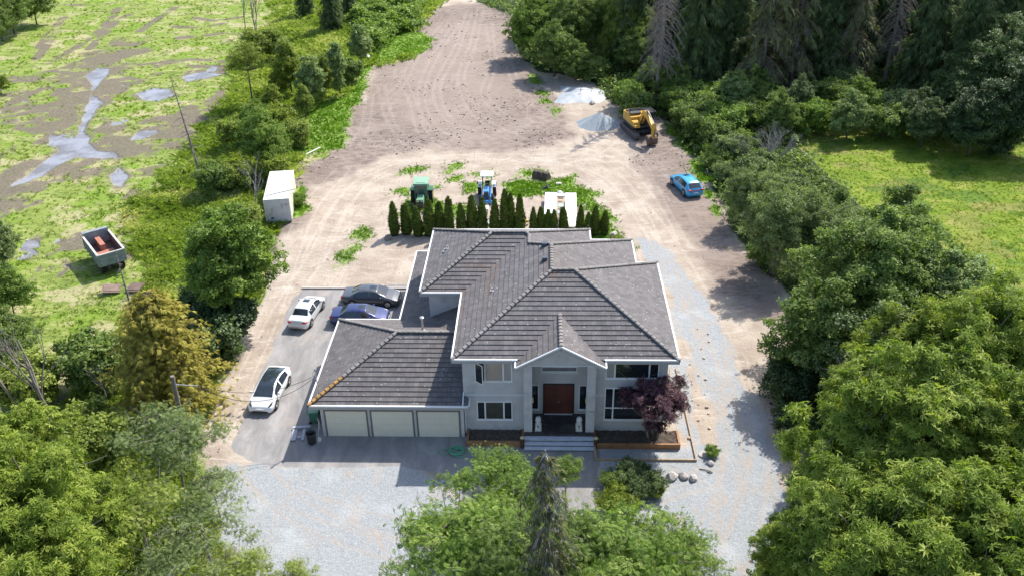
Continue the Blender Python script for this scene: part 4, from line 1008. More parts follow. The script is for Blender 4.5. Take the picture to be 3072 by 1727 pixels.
# dump truck body
DB = mat('dump_grey', (.24, .27, .28), .6, .2, 2, dirt=(.36, .34, .32), dscale=1.5); DI = mat('dump_inside', (.10, .075, .07), .8, .4, 2, dirt=(.17, .10, .08), dscale=2)
DR = mat('red_oxide', (.42, .17, .115), .7, .12, 2, dirt=(.36, .20, .15), dscale=2)
du = empty('dump_box', (-40.07, 24.6, 0), R(38.5), 'grey dump truck body with red oxide panels inside, standing in the marsh grass', 'dump body')
w2, l2 = 1.15, 2.35
MB().box(-w2, w2, -l2, l2, 1.02, 1.12).build('floor', DI, du)
for s in (-1, 1):
    sd_ = MB().box(s * w2 - .06, s * w2 + .06, -l2, l2, .95, 2.12)
    for k in range(6): sd_.box(s * (w2 + .09) - .04, s * (w2 + .09) + .04, -l2 + .2 + k * .86, -l2 + .32 + k * .86, .95, 2.05)
    sd_.build('side_wall', DB, du); MB().box(s * w2 - .09, s * w2 + .09, -l2 - .05, l2, 2.123, 2.20).build('top_rail', mat('pale_rail', (.55, .53, .50), .6, .1), du)
    MB().box(s * w2 * .995 - s * .075 - .004, s * w2 * .995 - s * .075 + .004, -l2 + .1, l2 - .1, 1.13, 2.08).build('inner_wall', DI, du)
tgm = MB().box(-w2 + .07, w2 - .07, -l2 - .03, -l2 + .05, .95, 2.08)
for z in (1.3, 1.7): tgm.box(-w2 + .1, w2 - .1, -l2 - .10, -l2 - .035, z, z + .10)
tgm.build('tailgate', DB, du); MB().box(-w2 - .1, w2 + .1, -l2 - .12, -l2 + .02, 2.09, 2.17).build('top_rail', mat('pale_rail', (.55, .53, .50)), du)
MB().box(-w2, w2, l2 - .04, l2 + .06, .95, 2.45).box(-w2, w2, l2 + .063, l2 + .45, 2.30, 2.42).build('headboard', DB, du)
MB().box(-.25, .20, .2, l2 - .1, 1.13, 1.85).build('oil_tank', DR, du)
MB().box(-w2 + .1, .75, -l2 + .12, .18, 1.121, 1.30).build('red_panel', DR, du)
mb = MB().box(-.55, -.40, -l2 - .5, l2, .65, .94).box(.40, .55, -l2 - .5, l2, .65, .94); mb.build('chassis_beam', BLK, du)
for s in (-1, 1):
    wheel(du, (s * .0, 0, 0), .01, .01, BLK, 2) if False else None
    for y in (-1.6, -.6):
        mb = MB().cyl((s * .85, y, .48), .48, .34, 22, 'x'); wl_ = mb.build('wheel', TYRE, du); MB().cyl((s * (.85 + .02), y, .48), .24, .33, 14, 'x').build('rim', RUST, wl_)
# loader bucket on the grass
bu = empty('loader_bucket', (.10, 44.2, 0), R(-30), 'rusty dark steel loader bucket lying on the grass patch', 'bucket')
mb = MB(); pr_ = [(-.55, .05), (-.5, .45), (-.25, .75), (.1, .85), (.14, .80), (-.2, .68), (-.43, .42), (-.45, .12), (.55, .06), (.55, .0), (-.5, 0)]
n = len(pr_)
mb.add([(-.9, x, z) for x, z in pr_] + [(.9, x, z) for x, z in pr_], [(k, (k + 1) % n, n + (k + 1) % n, n + k) for k in range(n)])
for xx in (-.92, .88): mb.add([(xx, -.5, 0), (xx, .55, 0), (xx, .5, .2), (xx, .1, .84), (xx, -.25, .75), (xx, -.52, .4), (xx + .04, -.5, 0), (xx + .04, .55, 0), (xx + .04, .5, .2), (xx + .04, .1, .84), (xx + .04, -.25, .75), (xx + .04, -.52, .4)], [(0, 1, 2, 3, 4, 5), (11, 10, 9, 8, 7, 6)] + [(k, (k + 1) % 6, 6 + (k + 1) % 6, 6 + k) for k in range(6)])
o_ = mb.build('shell', mat('dark_rust', (.085, .06, .05), .6, .3, 3), bu); 
for x in (-.4, .3): MB().box(x, x + .08, -.65, -.2, .5, .95).build('bracket', RUST, bu)
tag(MB().box(-.65, .65, -.16, .16, .02, .07).build('plank', mat('weathered_board', (.42, .36, .30), .8, .15, 3)), 'weathered board lying on the grass right of the blue tractor', 'board')
bpy.data.objects['plank'].location = (-1.75, 41.0, 0); bpy.data.objects['plank'].rotation_euler = (0, 0, R(25))
# long white trailers / panels
pn = [(.42, 1.62, 33.4, 38.6, 'left'), (2.45, 3.62, 30.6, 38.5, 'right')]
for x0, x1, y0, y1, sd_ in pn:
    d = empty('flat_trailer_deck' if 0 else 'white_panel_stack', ((x0 + x1) / 2, (y0 + y1) / 2, 0), R(-1.5), 'long white panel on low trestles behind the hedge, the %s one of the pair' % sd_, 'panel', 'white panels')
    hw, hl_ = (x1 - x0) / 2, (y1 - y0) / 2
    MB().box(-hw, hw, -hl_, hl_, .70, .80).build('deck', mat('white_panel', (.84, .82, .80), .5, .03, 1.5, dirt=(.74, .68, .60), dscale=1), d, bevel=.02)
    for y in (-hl_ * .75, 0, hl_ * .75): MB().box(-hw + .1, hw - .1, y - .08, y + .08, .0, .70, tx=.05).build('trestle', mat('raw_wood', (.50, .38, .26), .8, .15), d)
    mb = MB().cyl((-.1, hl_ * .2, .812), .08, .02, 10); mb.build('bolt_cap', DGR, d); MB().cyl((.1, hl_ * .82, .812), .07, .02, 10).build('bolt_cap', DGR, d)
lad = empty('wooden_rack', (2.02, 35.6, 0), R(-1.5), 'raw wooden rack with pale green covers between the two white panels', 'rack')
mb = MB().box(-.36, -.28, -3.4, 2.2, .45, .60).box(.28, .36, -3.4, 2.2, .45, .60)
for y in (-3.0, -1.2, .9, 2.1): mb.box(-.28, .28, y, y + .16, .47, .58)
for y in (-3.2, -.6, 2.0):
    for x in (-.32, .32): mb.box(x - .05, x + .05, y, y + .1, 0, .449)
mb.build('frame', mat('raw_wood', (.50, .38, .26), .8, .15), lad)
for y, rr in ((.2, .26), (-1.4, .28)): MB().box(-.26, .26, y - .42, y + .42, .60, .66).build('green_cover', mat('pale_green_sheet', (.36, .48, .44), .5, .1), lad, bevel=.02)
MB().box(-.42, .42, 2.25, 3.0, .60, .72).build('grey_lid', mat('pale_grey', (.62, .60, .62), .5, .05), lad)
tag(MB().lathe([(.30, 0), (.34, .15), (.26, .34), (.08, .44), (.01, .46)], n=14).build('white_sack', mat('white_sack_cloth', (.75, .76, .72), .8, .1, 5), smooth=True), 'small white sack on the grass behind the wooden rack', 'sack').location = (2.05, 39.8, 0)
# pallet fork carriage behind the hedge
fk = empty('pallet_fork', (-7.75, 35.7, 0), 0, 'rusty brown pallet fork frame standing behind the hedge between the tractors', 'fork frame')
mb = MB()
for x in (-.55, .55): mb.box(x - .05, x + .05, -.05, .05, 0, 1.0)
for z in (.12, .5, .9): mb.box(-.5, .5, -.04, .04, z - .04, z + .04)
for x in (-.3, .3): mb.box(x - .06, x + .06, -1.1, -.05, .02, .08)
mb.build('frame', RUST, fk)
# white bench / crate in front of the blue tractor
tag(MB().box(-.28, .28, -.42, .42, .12, .50).box(-.3, .3, -.44, .44, .502, .54).build('white_crate', mat('off_white', (.70, .68, .62), .6, .05)), 'off-white crate on the ground in front of the blue tractor', 'crate').location = (-5.58, 35.6, 0)
tag(MB().box(-.30, .30, -.9, .3, .03, .30).build('white_block', mat('off_white_block', (.66, .66, .64), .6, .05), bevel=.02), 'low white block glimpsed through the gap in the hedge', 'block').location = (-5.40, 33.2, 0)
yl = MB()
for k in range(3): yl.tube([(-.3 + k * .07, -.35, .15 + .15 * k), (0, .0, .28 + .12 * k), (.35, .3 - k * .15, .2 + .1 * k)], .07, 8)
tag(yl.build('yellow_scrap', mat('yellow_paint_old', (.62, .46, .05), .5, .15)), 'yellow metal scrap behind the hedge left of the white panels', 'scrap').location = (-1.45, 32.6, 0)
ds = MB().bar((-.3, -.3, .1), (.35, .3, .35), .12, .08).bar((.3, -.25, .1), (.1, .4, .5), .10).bar((-.35, .0, .25), (.3, -.1, .12), .08).box(-.2, .15, -.1, .2, .05, .18)
tag(ds.build('black_scrap', DGR), 'black metal tine piece lying in the green grass', 'scrap').location = (.55, 41.4, 0)
tag(MB().box(-.35, .3, -.25, .25, .0, .14, tx=.05, ty=.05).build('concrete_slab', mat('pale_concrete', (.55, .50, .44), .8, .1)), 'small pale concrete slab in grass right of the loader bucket', 'slab').location = (2.0, 42.6, 0)

# gravel pile and tarpaulin ----------------------------------------------
def heap(name, c, rx, ry, h, m, seed, kind_label, cat, power=1.0, n=40, rings=18, rot=0.0, square=False, thick=0.0):
    V = []; F = []
    for i in range(rings + 1):
        f = i / rings
        for k in range(n):
            a = 2 * math.pi * k / n
            rr = 1.0
            if square: rr = 1 / max(abs(math.cos(a)), abs(math.sin(a))) ** .9
            wob = 1 + .10 * math.sin(3 * a + seed) + .05 * math.sin(7 * a + seed * 2)
            x = rx * f * rr * wob * math.cos(a); y = ry * f * rr * wob * math.sin(a)
            z = h * (1 - f) ** power if not square else h * (1 - f ** 1.6) + .10 * math.sin(x * 2.1 + seed) * (1 - f)
            z += (random.random() - .5) * .05 * (1 - f)
            V.append((x * math.cos(rot) - y * math.sin(rot), x * math.sin(rot) + y * math.cos(rot), max(z, -.02 if i == rings else .01)))
    for i in range(rings):
        for k in range(n):
            k2 = (k + 1) % n; F.append((i * n + k, (i + 1) * n + k, (i + 1) * n + k2, i * n + k2))
    mb = MB(); mb.add(V, F); o = mb.build(name, m, smooth=True, fix=False); o.location = c
    return tag(o, kind_label, cat)
random.seed(3)
heap('gravel_pile', (7.35, 61.2, 0), 3.0, 2.3, 1.55, mat('crushed_gravel', (.30, .34, .36), .9, .35, 14, bmp=.6, dirt=(.40, .44, .46), dscale=3), 1.0, 'cone of blue-grey crushed gravel beside the excavator', 'gravel heap', 1.05)
tar = heap('covered_heap', (*atd(1461, 240), 0), 3.1, 3.4, .7, mat('silver_tarp', (.40, .43, .46), .5, .18, 1.5, bmp=.5, dirt=(.54, .57, .59), dscale=.7), 2.0, 'heap covered by a pale silver tarpaulin behind the gravel pile', 'covered heap', square=True, rot=R(-8))
tw = MB().tube([(-.2, -1.0, .55), (.0, -.9, 1.15)], .04, 6).tube([(.0, -.9, .8), (.35, -.8, .9)], .03, 6).tube([(1.4, -.6, .4), (1.5, -.5, 1.0)], .03, 6)
tag(tw.build('stick', mat('dark_stick', (.06, .05, .05), .8)), 'dark sticks poking out of the silver tarpaulin', 'stick').location = (*atd(1461, 240), .2)
# pipes ------------------------------------------------------------------
def pipe(a, b, r, m, name, label, z=None, hollow=True):
    z = r if z is None else z; a = Vector((a[0], a[1], z)); b = Vector((b[0], b[1], z)); mb = MB().tube([a, b], r, 14)
    d = (b - a).normalized()
    if hollow: mb.tube([b - d * .0, b + d * .004], r * .8, 12, mi=1); mb.tube([a - d * .004, a], r * .8, 12, mi=1)  # ends get thin black discs; the dark of the bore is painted on
    return tag(mb.build(name, [m, BLK]), label, 'pipe')
pipe(atd(921, 135), atd(930, 153), .28, mat('white_plastic', (.82, .82, .80), .4, .03), 'culvert_pipe', 'short thick white plastic pipe lying at the far edge of the soil')
pipe(atd(757, 397), atd(806, 373), .09, mat('old_white_pole', (.70, .68, .60), .6, .1), 'wooden_pole', 'long pale pole lying between grass strip and brown soil')
pipe(atd(541, 1060), atd(572, 1084), .05, mat('yellow_pipe', (.70, .62, .06), .45, .05), 'yellow_stake', 'thin yellow stake lying on the pale dirt left of the driveway')
# bins, pallets, barrel and hose by the garage -----------------------------
GB = mat('bin_green', (.07, .19, .12), .5, .1)
def wbin(x, y, rz, body, lid, label):
    b = empty('wheelie_bin', (x, y, 0), rz, label, 'bin', 'wheelie bins by the garage')
    MB().add([(-.22, -.26, .08), (.22, -.26, .08), (.22, .26, .08), (-.22, .26, .08), (-.29, -.34, .98), (.29, -.34, .98), (.29, .34, .98), (-.29, .34, .98)], [(3, 2, 1, 0), (4, 5, 6, 7), (0, 1, 5, 4), (1, 2, 6, 5), (2, 3, 7, 6), (3, 0, 4, 7)]).build('body', body, b, bevel=.02)
    MB().box(-.31, .31, -.37, .37, .985, 1.06, tx=.04, ty=.04).build('lid', lid, b, bevel=.02)
    MB().bar((-.25, .40, .95), (.25, .40, .95), .04).build('handle', BLK, b)
    for s in (-1, 1): MB().cyl((s * .26, .27, .10), .10, .06, 14, 'x').build('wheel', TYRE, b)
wbin(-15.75, 1.55, R(95), GB, mat('bin_lid_green', (.20, .36, .26), .5), 'green wheelie bin standing in shade at the garage corner')
wbin(-15.65, 2.45, R(92), mat('bin_dark', (.05, .07, .08), .5), mat('bin_lid_grey', (.22, .24, .30), .5), 'dark wheelie bin with grey lid behind the green wheelie bin')
ba = empty('black_barrel', (-15.45, -.75, 0), 0, 'open black plastic barrel standing left of the garage door', 'barrel')
MB().lathe([(.24, 0), (.27, .05), (.31, .55), (.33, .80), (.36, .84), (.36, .88), (.31, .88), (.29, .5), (.22, .1)], n=22).build('shell', BLK, ba, smooth=True, fix=False)
tag(MB().box(-.11, .11, -.09, .09, 0, .26).cyl((0, 0, .29), .05, .06, 10).build('white_jug', mat('white_plastic', (.8, .8, .8)), bevel=.02), 'small white plastic jug beside the black barrel', 'jug').location = (-14.98, -.55, 0)
GW = mat('grey_board', (.42, .44, .50), .8, .12, 3)
pa = empty('pallet_boards', (-16.4, .05, 0), R(6), 'grey wooden board frame lying on the asphalt left of the garage', 'boards')
for b_ in ((-.62, .62, .62, .80, .14, .20), (-.60, -.28, -.60, .55, .06, .12), (.10, .28, -.62, .55, .06, .12), (-.20, .12, -.42, -.28, .13, .17)): MB().box(*b_).build('board', GW, pa)
pa2 = MB().tube([(-15.2, 1.0, .1), (-15.35, .8, .9), (-15.2, .55, 1.0), (-15.1, .3, .3)], .025, 6).tube([(-15.0, -.9, .02), (-14.9, -.25, 1.5)], .02, 6)
tag(pa2.build('bent_pipe', METAL), 'thin bent metal tube leaning on the garage wall behind the barrel', 'tube')
# coiled hose
random.seed(5); pts = []
hc = atd(1152, 1137)
for k in range(150):
    a = k * .32; r_ = .40 + .14 * math.sin(k * .21) + random.uniform(-.02, .02)
    pts.append((hc[0] + r_ * math.cos(a) + .12 * math.sin(k * .05), hc[1] + r_ * .95 * math.sin(a) + .10 * math.cos(k * .07), .03 + .0016 * k))
for k in range(24): a = k * .28 + 1.2; pts.append((hc[0] - .95 + .36 * math.cos(a), hc[1] + .05 + .28 * math.sin(a), .03))
tag(MB().tube(pts, .022, 6).build('garden_hose', mat('hose_green', (.12, .42, .25), .5, .1)), 'tangled coil of green garden hose on the asphalt by the planter', 'hose')
# boulders
def boulder(c, r, seed, name, label, m, cat='boulder', group=None, sq=.7):
    bm = bmesh.new(); bmesh.ops.create_icosphere(bm, subdivisions=3, radius=1)
    rr = random.Random(seed); cuts = [(Vector((rr.uniform(-1, 1), rr.uniform(-1, 1), rr.uniform(-.3, 1))).normalized(), rr.uniform(.62, .85)) for _ in range(9)]
    for v in bm.verts:
        for nrm, d in cuts:
            e = v.co.dot(nrm) - d
            if e > 0: v.co -= nrm * e
        v.co = Vector((v.co.x * r * rr.uniform(.985, 1.015), v.co.y * r * .85, v.co.z * r * sq))
    me = bpy.data.meshes.new(name); bm.to_mesh(me); bm.free()
    o = link(name, me, None, m); o.location = (c[0], c[1], r * sq * .55); o.rotation_euler = (0, 0, rr.uniform(0, 3)); return tag(o, label, cat, group)
BO = mat('pale_boulder', (.46, .42, .39), .85, .2, 4, bmp=.3, dirt=(.33, .30, .28), dscale=3)
for i, (x, y, r_, lb) in enumerate(((1690, 1201, .44, 'leftmost of the three boulders in a row on the gravel'), (1719, 1199, .36, 'middle of the three boulders in a row on the gravel'), (1744, 1204, .34, 'rightmost of the three boulders in a row on the gravel'))):
    boulder(atd(x, y), r_, i + 3, 'boulder', 'pale grey boulder, ' + lb, BO, group='boulders in a row')
boulder(atd(1548, 1247), .40, 22, 'boulder', 'pale boulder half hidden in the yellow-green bush', mat('white_boulder', (.62, .58, .54), .85, .1, 4))
boulder(atd(976, 602), .42, 31, 'boulder', 'rounded brown boulder at the left end of the hedge', mat('brown_boulder', (.24, .20, .18), .85, .2, 4))
boulder(atd(1543, 594), .50, 33, 'boulder', 'pale boulder at the right end of the hedge', BO)
boulder(atd(1490, 262), .45, 37, 'boulder', 'pale boulder at the foot of the forest beside the silver tarpaulin', BO)
boulder(atd(1787, 1166), .26, 41, 'boulder', 'chalk white long stone near the manhole cover', mat('white_boulder', (.62, .58, .54)))
boulder(atd(556, 866), .30, 43, 'boulder', 'white stone on the dirt edge under the left trees', mat('white_boulder', (.62, .58, .54)))
# loose stones on the strip right of the house
rr = random.Random(9); k = 0
on_ = ['first', 'second', 'third', 'fourth', 'fifth', 'sixth', 'seventh', 'eighth', 'ninth', 'tenth', 'eleventh', 'twelfth', 'thirteenth', 'fourteenth', 'fifteenth', 'sixteenth']
while k < 16:
    px, py = rr.uniform(1725, 1790), 820 + 290 * (k + rr.uniform(.1, .9)) / 16
    if k == 0 or True:
        o_ = boulder(atd(px, py), rr.uniform(.08, .16), 100 + k, 'stone', 'small tan stone on the strip right of the house, %s counted from the back' % on_[k], mat('tan_stone', (.56, .47, .39), .9, .15, 5), 'stone', 'loose stones by the road')
    k += 1
tag(MB().cyl((0, 0, .04), .31, .08, 28).cyl((0, 0, .084), .26, .012, 28).build('manhole_cover', mat('concrete_lid', (.42, .39, .36), .8, .08, 4)), 'round concrete manhole cover at the corner of the gravel bed', 'manhole').location = (*atd(1769, 1144), 0)
cr = MB().tube([(-.35, .1, .04), (0, .0, .06), (.3, -.12, .05), (.42, -.25, .04), (.25, -.3, .05), (.1, -.15, .04)], .03, 6)
tag(cr.build('rubber_strip', BLK), 'dark curled rubber strip lying on the gravel near the boulders', 'rubber strip').location = (*atd(1800 - 26, 1184 - 2), 0)
# utility pole and the service wires to the mast
up = empty('utility_pole', (-23.35, -2.29, 0), 0, 'leaning grey wooden utility pole in front of the golden conifer', 'pole')
MB().tube([(0, 0, 0), (.10, .05, 3.2), (.16, .08, 6.55)], [.17, .15, .125], 12).build('shaft', mat('grey_pole_wood', (.20, .175, .155), .85, .25, 3), up)
MB().bar((.16, .08, 5.9), (1.6, .15, 5.75), .05).build('bracket', METAL, up)
wi = MB()
for dz, sg in ((0, .9), (-.12, 1.5)):
    a = Vector((-21.75, -2.15, 5.75 + dz)); b = Vector((-14.98, .38, 4.75 + dz)); P = []
    for k in range(17):
        f = k / 16; p = a.lerp(b, f); p.z -= sg * 4 * f * (1 - f); P.append(p)
    wi.tube(P, .016, 5)
tag(wi.build('service_wire', BLK), 'thin black overhead wires from the utility pole to the garage mast', 'wire')
# retaining kerb and boards at the back of the asphalt
tag(MB().box(-20.9, -11.0, 19.9, 20.05, 0, .14).build('concrete_kerb', mat('kerb_concrete', (.55, .50, .45), .85, .1)), 'pale concrete kerb along the far edge of the asphalt', 'kerb')
# rusty sheets by the dead tree
for i, (x, y, a) in enumerate(((282, 735, 12), (342, 732, -8))):
    p = atd(x, y); o_ = MB().box(-.75, .75, -.55, .55, 0, .05).box(-.6, .7, -.4, .45, .055, .09).build('rusty_sheet', mat('rust_brown', (.20, .14, .11), .8, .25, 3))
    tag(o_, 'rusty brown metal sheet in the long grass, %s of the dead trunk' % ('left' if i == 0 else 'right'), 'metal sheet'); o_.location = (p[0], p[1], .38); o_.rotation_euler = (R(14), R(a), R(a * 2))
# ------------------------------------------------------------------ foliage tools
rg = np.random.default_rng(11)
def leaf_quad(d, L, wd, droop, up=(0, 0, 1)):
    d = np.array(d, float); d /= np.linalg.norm(d); s = np.cross(d, up); s /= (np.linalg.norm(s) + 1e-9)
    return [(0, 0, 0), tuple(d * L * .5 + s * wd - np.array([0, 0, droop * .25])), tuple(d * L - np.array([0, 0, droop])), tuple(d * L * .5 - s * wd - np.array([0, 0, droop * .25]))]
def T_star(n=6, wd=.15, droop=.35, seed=0):
    r = random.Random(seed); o = []
    for k in range(n):
        a = 2 * math.pi * k / n + r.uniform(-.3, .3); o += leaf_quad((math.cos(a), math.sin(a), .1), r.uniform(.8, 1.1), wd, droop * r.uniform(.6, 1.4))
    return np.array(o)
def T_tuft(n=5, wd=.26, seed=0):
    r = random.Random(seed); o = []
    for k in range(n):
        c = np.array([r.uniform(-.5, .5), r.uniform(-.5, .5), r.uniform(-.4, .4)]); d = np.array([r.uniform(-1, 1), r.uniform(-1, 1), r.uniform(-.4, .4)])
        q = np.array(leaf_quad(d, .75, wd, .1, (r.uniform(-.4, .4), r.uniform(-.4, .4), 1))); o += list(q + c)
    return np.array(o)
def T_frond(n=6, seed=0):
    o = []
    for k in range(n):
        x = .15 + .85 * k / n
        for s in (-1, 1):
            q = np.array(leaf_quad((.45, s, 0), .42 * (1 - .4 * k / n), .07, .08)); o += list(q + np.array([x, 0, -.35 * x * x]))
    return np.array(o)
def T_spray(n=6, seed=0, droop=.5):
    r = random.Random(seed); o = []
    for k in range(n):
        a = (k - (n - 1) / 2) / n * 1.9; x = r.uniform(0, .35)
        q = np.array(leaf_quad((math.cos(a), math.sin(a), 0), r.uniform(.6, .95), .09, droop * r.uniform(.7, 1.3))); o += list(q + np.array([x, 0, -x * .2]))
    return np.array(o)
TM = {'star': [T_star(seed=s) for s in range(3)], 'tuft': [T_tuft(seed=s) for s in range(4)], 'frond': [T_frond()], 'spray': [T_spray(seed=s) for s in range(3)],
      'small': [T_tuft(4, .17, seed=s + 9) for s in range(4)], 'hang': [T_spray(5, s, 1.1) for s in range(3)]}
def scatter(kind, P, Nrm, sc, rnd, spin=None, axis=None):
    """instances of leaf clusters merged into arrays. Nrm: cluster up axis; axis: optional +x direction"""
    P = np.asarray(P); n = len(P); Nrm = Nrm / (np.linalg.norm(Nrm, axis=1, keepdims=True) + 1e-9)
    X = rg.normal(size=(n, 3)) if axis is None else np.asarray(axis, float)
    X = X - Nrm * (X * Nrm).sum(1, keepdims=True); X /= (np.linalg.norm(X, axis=1, keepdims=True) + 1e-9); Y = np.cross(Nrm, X)
    Rm = np.stack([X, Y, Nrm], -1) * np.asarray(sc)[:, None, None]
    tl = TM[kind]; Vs = []; As = []; which = rg.integers(0, len(tl), n)
    for t, T in enumerate(tl):
        s = which == t
        if not s.any(): continue
        V = np.einsum('nij,kj->nki', Rm[s], T) + P[s][:, None, :]
        m = T.shape[0] // 4
        a = rnd[s][:, None] + rg.normal(0, .07, size=(s.sum(), m)); a = np.repeat(a, 4, axis=1)
        Vs.append(V.reshape(-1, 3)); As.append(a.reshape(-1))
    V = np.concatenate(Vs); A = np.clip(np.concatenate(As), 0, 1); F = np.arange(len(V)).reshape(-1, 4)
    return V, F, A
def leafmesh(name, parts):
    off = 0; Vs, Fs, As = [], [], []
    for V, F, A in parts: Vs.append(V); Fs.append(F + off); As.append(A); off += len(V)
    return np_mesh(name, np.concatenate(Vs), np.concatenate(Fs), {'rnd': np.concatenate(As)})
BARK = mat('bark', (.11, .085, .065), .9, .3, 5, bmp=.5); BARKG = mat('grey_bark', (.20, .18, .165), .9, .3, 5, bmp=.4); DEADW = mat('dead_wood', (.24, .205, .18), .9, .25, 4)
DEADG = mat('dead_twig_grey', (.33, .30, .285), .9, .2, 4)
LM = {
 'maple': leaf_mat('maple_leaf', (0.112, 0.160, 0.027), (0.251, 0.342, 0.053), (0.528, 0.570, 0.135), .42, .55, .25),
 'yellow': leaf_mat('yellow_green_leaf', (.11, .15, .02), (.26, .33, .045), (.46, .52, .11), .42, .55, .25),
 'mid': leaf_mat('mid_green_leaf', (0.085, 0.134, 0.033), (0.195, 0.286, 0.068), (0.429, 0.504, 0.180), .45, .55, .25),
 'fresh': leaf_mat('fresh_green_leaf', (0.094, 0.150, 0.029), (0.206, 0.320, 0.056), (0.413, 0.500, 0.128), .42, .55, .25),
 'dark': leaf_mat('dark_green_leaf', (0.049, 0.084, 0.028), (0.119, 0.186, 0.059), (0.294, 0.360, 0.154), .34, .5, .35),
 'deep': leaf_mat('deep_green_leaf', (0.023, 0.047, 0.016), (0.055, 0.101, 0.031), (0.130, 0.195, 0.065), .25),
 'silver': leaf_mat('silver_green_leaf', (0.115, 0.164, 0.063), (0.265, 0.360, 0.112), (0.529, 0.615, 0.308), .36, .5, .25),
 'grey': leaf_mat('grey_green_leaf', (0.106, 0.151, 0.058), (0.231, 0.302, 0.117), (0.425, 0.482, 0.234), .40, .6, .2),
 'olive': leaf_mat('olive_leaf', (0.132, 0.173, 0.036), (0.286, 0.357, 0.072), (0.484, 0.525, 0.156), .42, .6, .2),
 'lime': leaf_mat('lime_leaf', (0.112, 0.168, 0.023), (0.254, 0.337, 0.046), (0.507, 0.561, 0.130), .45, .55, .25),
 'gold': leaf_mat('golden_needle', (.13, .135, .03), (.36, .31, .06), (.58, .52, .13), .38, .7, .15),
 'spruce': leaf_mat('spruce_needle', (0.033, 0.054, 0.024), (0.077, 0.118, 0.043), (0.156, 0.210, 0.072), .22, .7, .2),
 'dying': leaf_mat('dying_needle', (.075, .065, .050), (.135, .13, .075), (.19, .24, .07), .15, .8, .15),
 'thuja': leaf_mat('thuja_leaf', (.045, .080, .014), (.11, .17, .026), (.26, .32, .06), .30, .7, .2),
 'purple': leaf_mat('purple_leaf', (.050, .018, .028), (.15, .065, .090), (.38, .24, .28), .35),
 'ivy': leaf_mat('ivy_olive', (.045, .045, .018), (.11, .115, .04), (.25, .26, .10), .2, .6, .2),
}
def bez(a, c, b, n=5): return [tuple((1 - t) ** 2 * np.array(a) + 2 * t * (1 - t) * np.array(c) + t * t * np.array(b)) for t in np.linspace(0, 1, n)]
MESH = {}; ZC = {}
def gen_decid(key, seed, H, Rr, Rz, nc, per, rc, leaf, kind, spread=.6, low=-.55, trunkr=None, flat=.72, stems=1, lim=4):
    if key in MESH: return MESH[key]
    global rg; rg = np.random.default_rng(seed)
    zc = H - Rz; g = rg
    i = np.arange(nc) + .5; zz = 1 - (1 - low) * i / nc; ph = i * 2.39996 + g.uniform(-.3, .3, nc)
    zz = np.clip(zz + g.uniform(-.12, .12, nc), -1, 1); rr = np.sqrt(1 - zz ** 2)
    Dr = np.stack([rr * np.cos(ph), rr * np.sin(ph), zz], -1)
    fr0 = 1.0
    lump = 1 + .20 * np.sin(3 * ph + seed) * rr + .16 * np.sin(5 * zz + seed * 1.3) + .10 * np.sin(2 * ph - seed)
    fr = (1 - (1 - spread) * g.uniform(0, 1, nc) ** 1.5) * lump
    fr[::5] *= .45
    C = Dr * fr[:, None] * np.array([Rr, Rr, Rz]) * .88 + np.array([0, 0, zc])
    t = MB(); tr = trunkr or H * .017
    bases = [(g.uniform(-.3, .3) * (stems > 1), g.uniform(-.3, .3) * (stems > 1)) for _ in range(stems)]
    tops = []
    for k, (bx, by) in enumerate(bases):
        sx, sy = g.uniform(-.25, .25, 2) * Rr * (1 if stems == 1 else 2.2)
        top = (sx, sy, zc + .35 * Rz); tops.append(((bx, by, 0), top)); P = bez((bx, by, -.1), (bx + sx * .2, by + sy * .2, zc * .6), top, 7)
        t.tube(P, list(np.linspace(tr, tr * .35, 7)), 8)
    for c in C[::max(1, nc // (lim * 12))]:
        b, tp = tops[g.integers(0, len(tops))]; f = np.clip((c[2] - Rr * .35) / (tp[2] + 1e-6), .22, .95)
        p0 = np.array(bez((b[0], b[1], -.1), (b[0] + tp[0] * .2, b[1] + tp[1] * .2, zc * .6), tp, 7)[int(round(f * 6))])
        mid = (p0 + c) / 2 + np.array([0, 0, -.12 * np.linalg.norm(c - p0)]) + g.normal(0, .12, 3)
        t.tube(bez(p0, mid, c, 5), [tr * .34, tr * .27, tr * .2, tr * .14, tr * .06], 5, caps=False)
    if kind in ('star', 'frond'):
        for k in range(46):
            dd = g.normal(size=3); dd[2] = abs(dd[2]) * .7; dd /= np.linalg.norm(dd); a0 = dd * np.array([Rr, Rr, Rz]) * g.uniform(.62, .82) + np.array([0, 0, zc]); b0 = a0 + (dd * .6 + g.normal(0, .45, 3)) * g.uniform(.5, 1.3)
            t.tube([tuple(a0), tuple((a0 + b0) / 2 + g.normal(0, .06, 3)), tuple(b0)], [.022, .016, .006], 4, caps=False)
    tm_ = bpy.data.meshes.new('trunk'); tm_.from_pydata(t.v, [], t.f); tm_.update()
    for p in tm_.polygons: p.use_smooth = True
    n = nc * per; ci = np.repeat(np.arange(nc), per)
    stray = g.uniform(size=n) < .12
    d = g.normal(size=(n, 3)); d /= np.linalg.norm(d, axis=1, keepdims=True); d[:, 2] = np.abs(d[:, 2]) * np.where(g.uniform(size=n) < .75, 1, -1)
    rad = g.uniform(.25, 1, n) ** .6 * rc * g.uniform(.7, 1.25, nc)[ci]
    P = C[ci] + d * rad[:, None] * np.array([1.15, 1.15, flat])
    P = P + np.where(stray, g.uniform(.2, .9, n) * rc, 0)[:, None] * d
    out = P - np.array([0, 0, zc * .8]); out /= np.linalg.norm(out, axis=1, keepdims=True)
    Nn = d * .35 + out * .35 + np.array([0, 0, .5]) + g.normal(0, .48, (n, 3))
    rnd = np.clip(.47 + g.normal(0, .15, nc)[ci] + g.normal(0, .17, n) , 0, 1)
